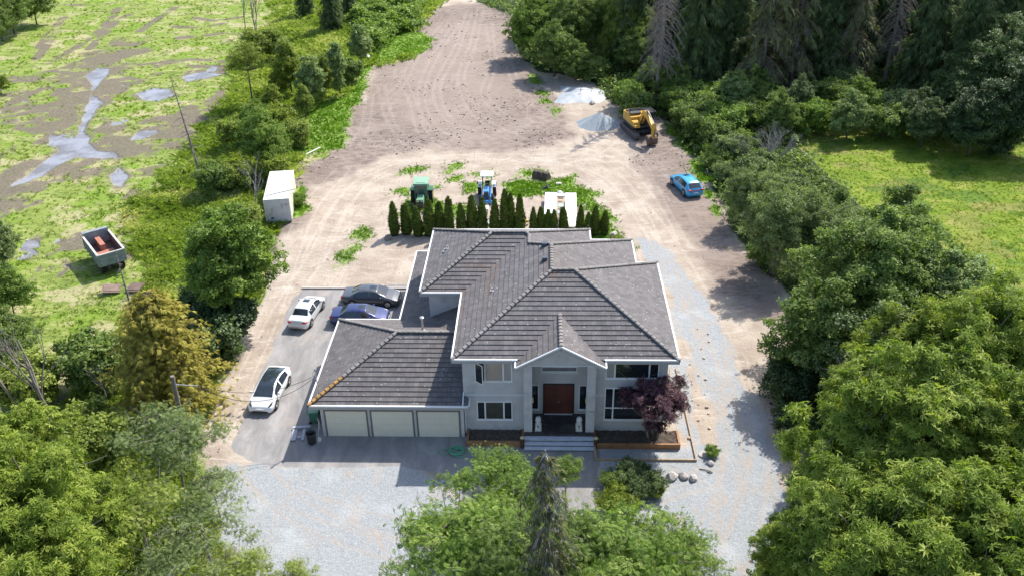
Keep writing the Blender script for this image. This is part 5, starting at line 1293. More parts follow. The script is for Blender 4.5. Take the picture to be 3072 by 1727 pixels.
    cm = leafmesh('crown', [scatter(kind, P, Nn, leaf * g.uniform(.7, 1.3, n), rnd)])
    ZC[key] = zc; MESH[key] = (tm_, cm, H, zc); return MESH[key]
def gen_conifer(key, seed, H, Rr, levels, per, leaf, kind='hang', bare=.12, droop=.45, power=.85, dead=0.0, twigs=0, tr=None, nsp=9, up=0.0):
    if key in MESH: return MESH[key]
    global rg; rg = np.random.default_rng(seed); g = rg
    t = MB(); tr = tr or H * .014
    lx, ly = g.uniform(-.03, .03, 2) * H
    ctr = lambda z: np.array([lx * z / H, ly * z / H, z])
    t.tube([tuple(ctr(z)) for z in np.linspace(-.1, H, 8)], list(np.linspace(tr, tr * .12, 8)), 8)
    P, Nn, AX, SC, RN = [], [], [], [], []
    for l in range(levels):
        f = bare + (1 - bare) * (l + g.uniform(0, .8)) / levels; z = min(f, .985) * H
        Lb = Rr * (1 - (f - bare) / (1 - bare) * .97) ** power * g.uniform(.65, 1.15) * (1 - .35 * max(0, bare + .12 - f) / .12)
        for b in range(per):
            a = g.uniform(0, 2 * math.pi); L = Lb * g.uniform(.6, 1.1)
            dr = np.array([math.cos(a), math.sin(a), 0]); p0 = ctr(z)
            pts = [p0 + dr * L * s + np.array([0, 0, up * L * s - droop * L * (s ** 1.8)]) for s in np.linspace(0, 1, 5)]
            t.tube([tuple(q) for q in pts], [tr * .22, tr * .17, tr * .12, tr * .08, tr * .03], 4, caps=False)
            isd = g.uniform() < dead
            if isd or twigs:
                for _ in range(twigs if twigs else 4):
                    s = g.uniform(.25, 1); k = min(int(s * 4), 3); q = pts[k] + (pts[k + 1] - pts[k]) * (s * 4 - k)
                    sd = np.cross(dr, (0, 0, 1)) * g.choice([-1, 1]); e = q + (dr * .4 + sd * g.uniform(.2, 1)) * L * .22 + np.array([0, 0, -g.uniform(.2, .7)]) * max(.5, L * .28)
                    m = (q + e) / 2 + np.array([0, 0, .08 * L]); t.tube([tuple(q), tuple(m), tuple(e)], [tr * .07, tr * .05, tr * .02], 3, caps=False)
            if isd: continue
            for s in np.linspace(.18, 1.0, nsp):
                k = min(int(s * 4), 3); q = pts[k] + (pts[k + 1] - pts[k]) * (s * 4 - k)
                sd = np.cross(dr, (0, 0, 1)) * g.choice([-1, 1]); ax = dr * .8 + sd * g.uniform(.0, 1.0) + np.array([0, 0, -.25 + up])
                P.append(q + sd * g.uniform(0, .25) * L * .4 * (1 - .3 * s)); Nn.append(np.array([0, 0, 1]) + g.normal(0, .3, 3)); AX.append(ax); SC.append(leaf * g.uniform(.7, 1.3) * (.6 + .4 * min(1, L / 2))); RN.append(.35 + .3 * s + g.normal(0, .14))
    tm_ = bpy.data.meshes.new('trunk'); tm_.from_pydata(t.v, [], t.f); tm_.update()
    cm = leafmesh('crown', [scatter(kind, np.array(P), np.array(Nn), np.array(SC), np.clip(np.array(RN), 0, 1), axis=np.array(AX))]) if P else None
    MESH[key] = (tm_, cm, H); return MESH[key]
def gen_bare(key, seed, H, spread=.5, depth=4, tr=.12, lean=(0, 0), nb=3, stems=1):
    if key in MESH: return MESH[key]
    r = random.Random(seed); t = MB()
    def br(p, d, L, rad, lv):
        n = 4; pts = [p]; q = p.copy(); dd = d.copy()
        for k in range(n):
            dd = (dd + Vector((r.uniform(-1, 1), r.uniform(-1, 1), r.uniform(-.3, .5))) * .13).normalized(); q = q + dd * L / n; pts.append(q.copy())
        t.tube(pts, list(np.linspace(rad, rad * .5, n + 1)), 6 if lv == 0 else 4, caps=False)
        if lv >= depth: return
        for _ in range(nb + (1 if lv == 0 else 0) * 2):
            f = r.uniform(.35, 1); k = min(int(f * n), n - 1); b = pts[k].lerp(pts[k + 1], f * n - k)
            nd = (dd + Vector((r.uniform(-1, 1), r.uniform(-1, 1), r.uniform(-.2, .5))) * spread * 1.6).normalized()
            br(b, nd, L * r.uniform(.42, .68), rad * .45, lv + 1)
    for s in range(stems):
        d = Vector((lean[0] + r.uniform(-.3, .3) * (stems > 1), lean[1] + r.uniform(-.3, .3) * (stems > 1), 1)).normalized()
        br(Vector((r.uniform(-.2, .2) * (stems > 1), r.uniform(-.2, .2) * (stems > 1), -.1)), d, H * .55, tr, 0)
    m = bpy.data.meshes.new('trunk'); m.from_pydata(t.v, [], t.f); m.update(); MESH[key] = (m, None, H); return MESH[key]
MATC = {}
def with_mat(me, m, tag_):
    """mesh data shared per material"""
    k = (me.name, m.name)
    if k not in MATC:
        c = me if len(me.materials) == 0 else me.copy()
        if len(c.materials): c.materials.clear()
        c.materials.append(m); MATC[k] = c
    return MATC[k]
def plant(name, g, x, y, leafm, barkm, label, cat='tree', group=None, s=1.0, rz=None, sz=None, z=0.0, lean=(0, 0)):
    tm_, cm, H = g[:3]
    r = empty(name, (x, y, z), rz if rz is not None else random.uniform(0, 6.28), label, cat, group)
    r.scale = (s, s, sz or s); r.rotation_euler[0] = lean[0]; r.rotation_euler[1] = lean[1]
    o = bpy.data.objects.new('trunk', with_mat(tm_, barkm, '')); COL.objects.link(o); o.parent = r
    if cm is not None:
        o = bpy.data.objects.new('foliage' if cat != 'tree' else 'crown', with_mat(cm, leafm, '')); COL.objects.link(o); o.parent = r
    return r
def at_crown(dx, dy, zc): return atd(dx, dy, zc)
random.seed(21)
# ------------------------------------------------------------------ hedge of columnar cedars
def gen_column(key, seed, H, Rr, twin=False):
    if key in MESH: return MESH[key]
    global rg; rg = np.random.default_rng(seed); g = rg
    parts = []; core = MB()
    heads = [(0, 0, H, Rr)] + ([(g.choice([-1, 1]) * Rr * .48, g.uniform(-.1, .1), H * .93, Rr * .55)] if twin else [])
    for hx, hy, hh, R_ in heads:
        n = int(1500 * hh / 3.6 * (R_ / Rr)); z = g.uniform(.02, 1, n) ** .9 * hh; a = g.uniform(0, 2 * math.pi, n)
        prof = R_ * np.clip(1 - (z / hh) ** 2.3, 0.02, 1) ** .75 * (.80 + .2 * np.minimum(1, z / (.25 * hh))) * (1 + .10 * np.sin(3 * a + z * 3))
        d = np.stack([np.cos(a), np.sin(a), np.zeros(n)], -1)
        P = d * (prof * g.uniform(.8, 1.06, n))[:, None] + np.stack([np.full(n, hx), np.full(n, hy), z], -1)
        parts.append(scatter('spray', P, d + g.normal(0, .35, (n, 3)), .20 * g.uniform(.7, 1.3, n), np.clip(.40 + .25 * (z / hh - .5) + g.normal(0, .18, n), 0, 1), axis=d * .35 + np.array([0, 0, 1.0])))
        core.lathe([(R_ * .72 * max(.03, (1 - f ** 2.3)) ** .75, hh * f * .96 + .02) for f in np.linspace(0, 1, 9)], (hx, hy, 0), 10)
    cm = leafmesh('foliage', parts)
    tm_ = bpy.data.meshes.new('dark_core'); tm_.from_pydata(core.v, [], core.f); tm_.update()
    MESH[key] = (tm_, cm, H); return MESH[key]
CORE = mat('thuja_dark_core', (.010, .016, .005), .95, .2, 4)  # near-black solid core added against see-through; inner shade put into its colour
hedge = [(-14.2, 3.45, 1), (-13.0, 3.25, 1), (-11.85, 3.1, 0), (-10.8, 3.5, 1), (-9.75, 3.3, 1), (-8.85, 3.85, 1), (-7.6, 3.45, 0), (-6.6, 3.8, 1), (-5.55, 3.8, 0), (-4.45, 3.78, 0), (-3.45, 4.3, 1), (-2.85, 4.1, 0), (-1.93, 3.95, 1),
         (-.69, 2.75, 0), (.05, 2.6, 0), (.70, 2.6, 0), (1.26, 2.55, 0), (2.28, 2.8, 1), (3.81, 2.8, 1), (4.61, 2.3, 0), (5.25, 2.85, 1), (6.15, 2.5, 0)]
ords = ['first', 'second', 'third', 'fourth', 'fifth', 'sixth', 'seventh', 'eighth', 'ninth', 'tenth', 'eleventh', 'twelfth', 'thirteenth', 'fourteenth', 'fifteenth', 'sixteenth', 'seventeenth', 'eighteenth', 'nineteenth', 'twentieth', 'twenty-first', 'twenty-second']
for i, (x, h, tw) in enumerate(hedge):
    g_ = gen_column('col%d' % (i % 5 + 5 * tw), 40 + i % 5 + 5 * tw, 3.6, .50, bool(tw))
    sx = (.57 if h > 3 else .46) / .50 * random.uniform(.92, 1.08)
    r = empty('columnar_cedar', (x, 30.45 + .25 * math.sin(i * 1.9), 0), random.uniform(0, 6.28), 'slim dark green hedge cedar, %s from the left in the row behind the house' % ords[i], 'hedge tree', 'columnar hedge cedars')
    r.scale = (sx, sx * random.uniform(.9, 1.1), h / 3.6 * random.uniform(.93, 1.07)); r.rotation_euler[0] = R(random.uniform(-2, 2)); r.rotation_euler[1] = R(random.uniform(-2, 2))
    for nm_, me_, mm in (('dark_core', g_[0], CORE), ('foliage', g_[1], LM['thuja'])):
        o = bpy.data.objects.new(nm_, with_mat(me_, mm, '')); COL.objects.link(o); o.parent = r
# ------------------------------------------------------------------ purple maple
g_ = gen_decid('purple', 5, 5.2, 2.25, 1.95, 80, 90, .42, .15, 'star', .5, -.7, .09, stems=3, flat=.5)
plant('japanese_maple', g_, 7.55, -.35, LM['purple'], BARKG, 'purple-red leaved maple spreading in front of the right window', 'tree', s=1.0, z=.3)
# ------------------------------------------------------------------ foreground trees
gM1 = gen_decid('mapleA', 31, 15, 5.6, 5.8, 460, 44, .58, .29, 'star', .42); gM2 = gen_decid('mapleB', 32, 13, 4.6, 4.8, 340, 44, .56, .28, 'star', .42); gM3 = gen_decid('mapleC', 33, 11, 3.6, 4.4, 230, 44, .52, .27, 'star', .42)
gY1 = gen_decid('yelA', 34, 12, 3.2, 4.6, 210, 44, .46, .26, 'star', .45); gD1 = gen_decid('darkA', 35, 13, 5.4, 5.6, 430, 50, .60, .25, 'tuft', .45, -.8); gD2 = gen_decid('darkB', 36, 9, 4.2, 4.0, 290, 46, .56, .25, 'tuft', .45, -.92)
gW1 = gen_decid('willow', 37, 8.5, 3.6, 3.4, 230, 54, .50, .25, 'small', .45, -.92, stems=4); gB1 = gen_decid('bushA', 38, 3.4, 1.9, 1.6, 55, 70, .45, .25, 'tuft', low=-.9, stems=3); gB2 = gen_decid('bushB', 39, 2.6, 1.9, 1.2, 50, 70, .42, .22, 'small', low=-.9, stems=3)
gR1 = gen_decid('round', 41, 10, 3.5, 3.9, 250, 52, .52, .27, 'tuft', .42, -.8); gL1 = gen_decid('locust', 42, 10, 4.2, 2.4, 62, 62, .85, .30, 'frond', .35, -.5, .14, flat=.28); gL2 = gen_decid('locustB', 43, 8.5, 3.4, 2.2, 46, 60, .75, .28, 'frond', .35, -.5, .12, flat=.3)
gP1 = gen_decid('poplar', 44, 9, 1.15, 4.1, 75, 75, .42, .24, 'tuft', .5, -.95); gP2 = gen_decid('poplarB', 45, 8.5, 2.1, 3.8, 100, 75, .52, .25, 'tuft', .5, -.9)
gL3 = gen_decid('locustC', 48, 8.5, 3.6, 2.0, 26, 60, .85, .27, 'frond', .35, -.4, .13, flat=.28); gF1 = gen_decid('feather', 46, 11, 3.4, 2.8, 78, 70, .78, .30, 'frond', .4, -.5, flat=.45); gF2 = gen_decid('featherB', 47, 9, 4.4, 2.0, 95, 75, .85, .30, 'frond', .35, -.35, flat=.4)
def tree_px(name, g, dx, dy, zc, leafk, label, s=1.0, bark=None, cat='tree', group=None, sz=None, rz=None, lean=(0, 0)):
    x, y = atd(dx, dy, g[3] * s); return plant(name, g, x, y, LM[leafk], bark or (BARKG if name in ('broadleaf_tree', 'feathery_tree') else BARK), label, cat, group, s, rz, sz, lean=lean)
T = tree_px
# right foreground
T('broadleaf_tree', gM1, 2285, 1130, 9.2, 'maple', 'huge bright green tree bulging over the gravel road at the lower right', .98)
T('broadleaf_tree', gM1, 2570, 1190, 9.2, 'maple', 'large green tree at the right frame edge, second below the meadow', .95, rz=2.0)
T('broadleaf_tree', gM2, 2420, 1420, 8.0, 'maple', 'large green tree at the bottom edge, in from the lower right corner', 1.05)
T('broadleaf_tree', gM2, 2180, 1400, 7.4, 'maple', 'green tree at the bottom edge right of the gravel road', .95, rz=4)
T('broadleaf_tree', gM3, 2010, 1400, 6.0, 'maple', 'smaller leaning green tree reaching over the gravel road at the bottom', .62, rz=1)
T('broadleaf_tree', gM1, 2640, 1440, 8.6, 'maple', 'green tree filling the lower right corner of the photo', .9, rz=5)
T('broadleaf_tree', gM2, 2500, 900, 8.2, 'maple', 'green tree at the right edge just below the sunlit meadow', 1.0, rz=3)
T('broadleaf_tree', gY1, 2310, 900, 8.0, 'yellow', 'yellow-green pointed tree in front of the dense dark tree', 1.0, rz=1)
T('broadleaf_tree', gY1, 2170, 985, 7.2, 'yellow', 'narrow yellow-green tree top left of the bright pointed tree', .80, rz=2)
T('broadleaf_tree', gY1, 2420, 980, 8.0, 'yellow', 'yellow-green tree between the big green trees at the right edge', .95, rz=3)
T('broadleaf_tree', gD1, 2210, 690, 7.5, 'mid', 'large dense dark green tree right of the gravel road', 1.0, rz=1)
T('broadleaf_tree', gD2, 2075, 840, 4.6, 'mid', 'low dark tree overhanging the road, below the large dense dark tree', .95, rz=2)
T('broadleaf_tree', gD1, 2370, 760, 5.8, 'silver', 'broad green tree on the meadow side of the dense dark tree', .80, rz=3)
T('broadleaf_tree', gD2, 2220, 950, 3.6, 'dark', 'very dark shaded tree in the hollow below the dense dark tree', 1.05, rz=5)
T('broadleaf_tree', gP2, 2270, 560, 7.6, 'mid', 'upright narrow dark tree top rising from the dense trees', 1.0, rz=5)
T('willow_tree', gW1, 1965, 560, 4.6, 'grey', 'grey-green many-stemmed willow at the roadside hedgerow', 1.0, BARKG)
T('willow_tree', gW1, 2085, 590, 4.4, 'grey', 'grey-green willow on the meadow side of the roadside willow', .85, BARKG, rz=2)
T('willow_tree', gW1, 1885, 480, 3.2, 'grey', 'smaller grey-green willow just beside the blue sport utility car', .72, BARKG, rz=3)
T('willow_tree', gP2, 2110, 520, 3.6, 'mid', 'small upright green tree at the meadow edge behind the willows', .55, BARKG, rz=3)
sh = [(1800, 335, .95, 'mid'), (1840, 372, .9, 'grey'), (1800, 395, .8, 'mid'), (1835, 430, .85, 'grey'), (1900, 420, .95, 'grey'), (1870, 352, .8, 'mid'), (1985, 470, .9, 'grey'), (1920, 640, .7, 'mid'), (1755, 310, .9, 'mid'), (1725, 285, .9, 'mid'), (1700, 250, .9, 'fresh'),
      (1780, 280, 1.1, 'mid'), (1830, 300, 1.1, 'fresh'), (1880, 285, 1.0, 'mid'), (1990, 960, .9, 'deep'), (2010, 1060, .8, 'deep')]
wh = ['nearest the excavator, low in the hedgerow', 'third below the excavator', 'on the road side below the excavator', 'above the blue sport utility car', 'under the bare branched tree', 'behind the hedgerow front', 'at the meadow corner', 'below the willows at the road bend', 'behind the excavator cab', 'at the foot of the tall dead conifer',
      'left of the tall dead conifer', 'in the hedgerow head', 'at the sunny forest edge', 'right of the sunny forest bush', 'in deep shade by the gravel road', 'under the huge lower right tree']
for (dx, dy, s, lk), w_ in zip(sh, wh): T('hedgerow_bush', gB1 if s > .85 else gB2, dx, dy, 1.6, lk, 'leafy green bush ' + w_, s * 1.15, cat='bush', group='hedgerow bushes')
gN1 = gen_bare('bareA', 61, 8.0, .5, 4, .10, stems=5); gN2 = gen_bare('bareB', 62, 9.0, .42, 4, .13)
plant('bare_tree', gN1, *atd(1930, 445), None, DEADG, 'bare many-stemmed grey tree at the meadow corner', 'bare tree', s=.80, rz=1)
plant('bare_tree', gN1, *atd(1860, 420), None, DEADG, 'small bare twiggy shrub in the hedgerow left of the bare meadow tree', 'bare tree', s=.5, rz=3)
# forest
gC1 = gen_conifer('spruceA', 71, 22, 4.6, 50, 6, .75, 'hang', .08, .60, nsp=12); gC2 = gen_conifer('spruceB', 72, 19, 4.2, 46, 6, .75, 'hang', .05, .50, nsp=12)
gC3 = gen_conifer('dyingA', 73, 23, 4.8, 38, 4, .85, 'hang', .10, .80, dead=.30, twigs=9, nsp=10); gC4 = gen_conifer('deadA', 74, 24, 4.2, 34, 4, .6, 'hang', .22, .95, dead=1.0, twigs=20, tr=.34)
for i, (dx, dy, g, s, lk, lb) in enumerate((
    (1650, 262, gC4, 1.0, 'dying', 'tall grey dead conifer with drooping bare branches behind the excavator'),
    (1905, 262, gC3, 1.0, 'dying', 'half dead conifer with grey-green hanging branches, centre of the forest front'),
    (1985, 245, gC3, .92, 'dying', 'half dead conifer just right of the central hanging one'),
    (2130, 225, gC3, 1.0, 'dying', 'brownish dying conifer in the middle of the right forest'),
    (2222, 215, gC4, .9, 'dying', 'dead dark-trunked conifer right of the brownish dying one'),
    (1640, 215, gC4, .72, 'dying', 'thin bare dead trunk left of the tall grey dead conifer'),
    (1750, 235, gC1, 1.0, 'spruce', 'dark spruce right behind the tall grey dead conifer'),
    (1830, 225, gC1, .95, 'spruce', 'dark spruce between the two hanging-branched conifers'),
    (2060, 220, gC1, .95, 'spruce', 'dark spruce left of the brownish dying conifer'),
    (2310, 255, gC1, 1.0, 'spruce', 'dark spruce left of the big round tree at the right'),
    (2395, 270, gC2, 1.1, 'spruce', 'very dark spruce touching the big round tree at the right'),
    (2330, 205, gC2, 1.1, 'spruce', 'dark spruce behind the gap at the upper right'),
    (2480, 250, gC1, 1.0, 'spruce', 'dark spruce behind the big round tree at the right'))):
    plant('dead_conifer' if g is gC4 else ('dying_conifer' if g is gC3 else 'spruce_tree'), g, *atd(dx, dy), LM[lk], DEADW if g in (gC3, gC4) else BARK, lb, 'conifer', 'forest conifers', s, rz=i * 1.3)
rr = random.Random(4); bk = 0
for row, (dy, st) in enumerate(((165, 95), (128, 85), (95, 80), (66, 76))):
    dx = 1610 - row * 25; kk = -1
    while dx < 2700:
        g = gC1 if rr.random() < .55 else gC2
        x, y = atd(dx + rr.uniform(-20, 20), dy + rr.uniform(-10, 10)); bk += 1; kk += 1
        plant('spruce_tree', g, x, y, LM['spruce'], BARK, 'dark spruce, %s from the left in the %s row behind the forest front' % (ords[kk], ['first', 'second', 'third', 'fourth'][row]), 'conifer', 'back row spruces', rr.uniform(.85, 1.1), rz=rr.uniform(0, 6)); dx += st
fd_ = [(1335, 70, 4.0, gD2, .95, 'fresh', 'bright green tree at the left tip of the forest by the soil'), (1395, 120, 3.6, gD2, .85, 'mid', 'round green tree overhanging the soil shadow at the forest edge'), (1440, 50, 7.5, gD1, .80, 'mid', 'tall leafy tree behind the soil-side forest edge'),
       (1365, 20, 5.0, gD2, 1.0, 'mid', 'leafy tree at the top edge right of the dirt track'), (1500, 30, 9.0, gD1, .80, 'mid', 'tall leafy tree at the top edge behind the weeping tree'), (1450, 150, 3.2, gD2, .60, 'mid', 'low leafy tree above the silver tarpaulin'),
       (1600, 128, 4.4, gD2, .70, 'mid', 'leafy tree below the weeping green tree'), (1632, 196, 3.2, gD2, .55, 'fresh', 'small sunlit tree left of the tall dead trunk'), (1610, 80, 8.0, gD1, .70, 'olive', 'olive tinted tall tree left of the dead conifer'),
       (1585, 235, 1.8, gB1, 1.1, 'fresh', 'bright bush beside the silver tarpaulin'), (1600, 262, 1.6, gB1, 1.1, 'mid', 'green bush between tarpaulin and dead trunk'), (1500, 172, 2.0, gB1, 1.0, 'mid', 'dark green bush just above the silver tarpaulin'),
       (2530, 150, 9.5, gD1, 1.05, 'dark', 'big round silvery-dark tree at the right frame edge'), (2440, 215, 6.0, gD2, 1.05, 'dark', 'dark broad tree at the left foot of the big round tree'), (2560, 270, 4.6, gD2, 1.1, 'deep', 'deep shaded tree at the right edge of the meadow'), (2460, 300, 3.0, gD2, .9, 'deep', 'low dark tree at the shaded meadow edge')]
for dx, dy, zc, g, s, lk, lb in fd_: T('forest_tree' if g is not gB1 else 'forest_bush', g, dx, dy, zc, lk, lb, s, cat='tree' if g is not gB1 else 'bush')
gWe = gen_conifer('weep', 75, 17, 3.6, 40, 6, .95, 'hang', .06, .85, .55); plant('weeping_tree', gWe, *atd(1545, 142), LM['olive'], BARK, 'tall olive-green weeping tree with hanging foliage at the forest edge', 'tree', rz=1)
ed = [(1700, 205), (1780, 240), (1850, 232), (1930, 255), (2010, 250), (2085, 235), (2160, 250), (2240, 262), (2310, 280), (2385, 295), (1960, 285), (2050, 290), (2140, 285), (2230, 300), (2330, 308), (1740, 262), (2420, 318), (2520, 335), (1900, 220), (2120, 205)]
for i, (dx, dy) in enumerate(ed):
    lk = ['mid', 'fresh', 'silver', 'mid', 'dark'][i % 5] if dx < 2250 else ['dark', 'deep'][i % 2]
    T('forest_bush', gB1 if i % 2 else gD2, dx, dy, 2.2, lk, 'leafy bush of the undergrowth, %s in the strip along the forest foot' % (ords[i]), (1.25 if i % 2 else .62), cat='bush', group='forest edge bushes', rz=i * 1.1)
# top left and left bank
plant('spruce_tree', gC2, *atd(835, 78), LM['spruce'], BARK, 'dark spruce at the top edge left of the bramble thicket', 'conifer', None, .62, rz=1)
plant('spruce_tree', gC1, *atd(770, 40), LM['spruce'], BARK, 'dark spruce at the top edge farthest left on the bank', 'conifer', None, .5, rz=2)
plant('spruce_tree', gC2, *atd(880, 45), LM['spruce'], BARK, 'dark spruce touching the bramble thicket at the top edge', 'conifer', None, .55, rz=3)
T('bank_tree', gP2, 905, 110, 4.0, 'silver', 'upright grey-green tree beside the white culvert pipe', .80, BARKG, rz=1)
plant('poplar_tree', gP1, *atd(857, 248), LM['silver'], BARK, 'slender silvery poplar beside the bright grass strip', 'tree', None, .95, rz=1)
plant('poplar_tree', gP2, *atd(785, 272), LM['silver'], BARK, 'broader silvery poplar, centre of the bank trees', 'tree', None, .85, rz=2)
plant('poplar_tree', gP2, *atd(735, 240), LM['yellow'], BARK, 'tall light green poplar left of the broad poplar', 'tree', None, .9, rz=4)
plant('poplar_tree', gP2, *atd(770, 300), LM['olive'], BARK, 'small olive tree at the foot of the poplars', 'tree', None, .55, rz=4)
plant('poplar_tree', gP2, *atd(820, 240), LM['olive'], BARK, 'small olive tree between the two silvery poplars', 'tree', None, .70, rz=3)
for i, (dx, dy, zc, g, sc_, lk, lb) in enumerate(((700, 300, 1.8, gB1, 1.2, 'yellow', 'yellow-green bush at the foot of the olive locust tree'), (745, 330, 1.6, gB1, 1.0, 'olive', 'olive bush above the bright grass strip'), (700, 200, 3, gP2, .6, 'yellow', 'yellow-green tree behind the olive locust tree'),
     (810, 190, 2.6, gP2, .6, 'yellow', 'yellow-green tree between the poplars'), (880, 175, 1.6, gB1, 1.0, 'mid', 'bush left of the culvert pipe'),
    (660, 110, 2, gB1, 1.6, 'olive', 'olive bush under the three bare trunks'), (600, 330, 1.2, gB1, 1.2, 'olive', 'low olive bush left of the dense tree behind the cargo box'), (690, 420, 1.2, gB1, 1.0, 'yellow', 'yellow-green bush touching the back of the cargo box'),
    (720, 150, 3.6, gP1, .9, 'silver', 'narrow light tree at the back left of the bank poplars'), (680, 255, 2.2, gP2, .6, 'yellow', 'small yellow-green tree touching the olive locust tree'), (845, 160, 3.2, gP2, .62, 'fresh', 'fresh green tree behind the slender silvery poplar'))):
    T('bank_tree' if g is gP2 else 'bank_bush', g, dx, dy, zc, lk, lb, sc_, cat='tree' if g is gP2 else 'bush', rz=i)
plant('locust_tree', gF1, *atd(637, 268), LM['yellow'], BARK, 'airy olive locust tree with dark forked trunk on the marsh bank', 'tree', None, .78, rz=3)
for i, (dx, dy, s_, lk, lb) in enumerate(((15, 12, 1.0, 'mid', 'dark green tree in the top left corner'), (75, -2, .9, 'mid', 'green tree at the top edge beside the top left corner tree'), (-10, 45, .8, 'mid', 'green tree at the left edge under the top left corner tree'), (-5, 205, .35, 'olive', 'small olive bush at the left edge beside the marsh mud'))): T('field_tree', gD2, dx, dy, 2, lk, lb, s_, rz=i)
for i, (dx, dy, h) in enumerate(((622, 92, .95), (645, 102, 1.0), (660, 135, 1.05))): plant('bare_tree', gen_bare('pole%d' % i, 80 + i, 14, .25, 3, .10, nb=3), *atd(dx, dy), None, DEADW, 'tall thin bare trunk, %s of the three at the top of the bank' % ['left', 'middle', 'right'][i], 'bare tree', 'bare trunks at the top', h, rz=i)
T('bank_tree', gD2, 660, 350, 3.0, 'fresh', 'dense green tree behind the white cargo box', .78, rz=2); T('bank_tree', gD2, 640, 305, 3.0, 'fresh', 'bright green tree top just above the dense tree behind the cargo box', .55, rz=4)
T('bank_bush', gB1, 540, 445, 1.6, 'mid', 'round bush at the foot of the leaning dead conifer', 1.1, cat='bush'); T('bank_bush', gB1, 590, 440, 1.4, 'olive', 'yellowish bush left of the bare tree by the cargo box', 1.0, cat='bush')
T('bank_bush', gB1, 620, 545, 1.3, 'olive', 'low bush left of the white cargo box', .9, cat='bush'); T('bank_bush', gB2, 745, 500, .7, 'fresh', 'bright weeds hugging the right side of the cargo box', .55, cat='bush')
gdc = gen_conifer('deadB', 76, 14, 2.6, 20, 3, .5, 'hang', .15, .35, dead=1.0, twigs=4, tr=.20)
plant('dead_conifer', gdc, *atd(505, 445), None, DEADW, 'leaning slim dead conifer standing before the marsh pools', 'conifer', None, .85, rz=1, lean=(0, R(-6)))
plant('dead_conifer', gdc, *atd(350, 850), None, DEADW, 'slim dead conifer beside the grey dump truck body', 'conifer', None, .60, rz=3, lean=(R(-3), R(-4)))
plant('bare_tree', gN2, *atd(652, 545), None, DEADG, 'bare grey tree just left of the white cargo box', 'bare tree', None, .72, rz=1)
T('round_tree', gR1, 572, 655, 5.4, 'fresh', 'round bright green tree between cargo box and parked cars', 1.0, rz=1)
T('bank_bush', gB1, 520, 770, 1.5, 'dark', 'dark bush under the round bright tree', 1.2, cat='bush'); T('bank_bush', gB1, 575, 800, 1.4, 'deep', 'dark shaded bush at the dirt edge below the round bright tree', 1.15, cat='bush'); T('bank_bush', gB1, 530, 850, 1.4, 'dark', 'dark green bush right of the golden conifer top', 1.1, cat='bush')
gG = gen_conifer('gold', 77, 9.5, 5.2, 50, 11, .36, 'spray', .03, .30, .50, nsp=14, up=.12, dead=.12)
plant('golden_conifer', gG, *atd(440, 1022), LM['gold'], BARK, 'broad golden-brown conifer beside the pale dirt strip', 'conifer', None, 1.0, rz=2)
T('broadleaf_tree', gB1, 235, 900, 1.8, 'mid', 'green undergrowth bush left of the golden conifer', 1.3, cat='bush', rz=1)
lf = [(-10, 610, 2, gD2, .50, 'grey', 'green tree at the left edge beside the dump truck body'), (15, 730, 2, gD2, .50, 'fresh', 'leafy tree at the left edge below the dump truck body'), (5, 850, 3, gD2, .6, 'mid', 'leafy tree at the left edge behind the bare trunks'),
      (60, 960, 2.4, gB1, 1.2, 'olive', 'olive undergrowth bush around the bare trunks'), (230, 1090, 3.0, gB1, 1.2, 'olive', 'small olive bush right of the bare trunks'),
      (35, 1190, 7.5, gM3, .95, 'lime', 'bright green tree at the left edge above the corner tree'), (40, 1310, 8.4, gM2, .95, 'lime', 'bright green tree filling the lower left edge'), (190, 1350, 7.5, gM3, .85, 'lime', 'bright green tree second from the left at the bottom'), (60, 1450, 8.0, gM2, .9, 'lime', 'bright green tree in the lower left corner'), (150, 1260, 6.5, gM3, .50, 'lime', 'smaller bright green tree above the second bottom left tree')]
for i, (dx, dy, zc, g, s, lk, lb) in enumerate(lf): T('broadleaf_tree', g, dx, dy, zc, lk, lb, s, rz=i)
plant('bare_tree', gen_bare('bareC', 63, 12, .4, 4, .16), *atd(150, 1080), None, DEADW, 'tall bare grey trunk, rightmost of the bare trees on the left', 'bare tree', None, .95, rz=1)
plant('bare_tree', gen_bare('bareD', 64, 12, .4, 4, .16), *atd(70, 1060), None, DEADW, 'tall bare grey trunk in the middle of the left bare trees', 'bare tree', None, .85, rz=2)
plant('bare_tree', gN2, *atd(20, 1090), None, DEADW, 'bare crooked tree at the very left edge', 'bare tree', None, 1.0, rz=4)
plant('bare_tree', gN2, *atd(270, 1010), None, DEADG, 'tangled grey dead branches in the dark hollow by the golden conifer', 'bare tree', None, .45, rz=4)
# feathery trees bottom left
T('feathery_tree', gL1, 425, 1105, 5.4, 'grey', 'feathery grey-green tree in front of the utility pole', .80, rz=1); T('feathery_tree', gL3, 335, 1265, 6.2, 'olive', 'airy feathery tree with dark crooked limbs at the lower left', .85, rz=3)
T('feathery_tree', gL3, 500, 1290, 5.4, 'grey', 'airy feathery tree reaching over the gravel at the lower left', .78, rz=4); T('feathery_tree', gL3, 430, 1420, 6.2, 'grey', 'feathery tree at the bottom edge left of the gravel', .72, rz=5)
T('feathery_tree', gL2, 535, 1215, 4.6, 'grey', 'small feathery tree reaching towards the driveway', .50, rz=2); T('feathery_tree', gL2, 610, 1430, 4.6, 'olive', 'yellowish feathery tree at the bottom edge by the gravel', .62, rz=1)
T('feathery_tree', gL2, 740, 1450, 3.0, 'olive', 'small yellow-green sapling at the bottom edge on the gravel', .42, rz=3)
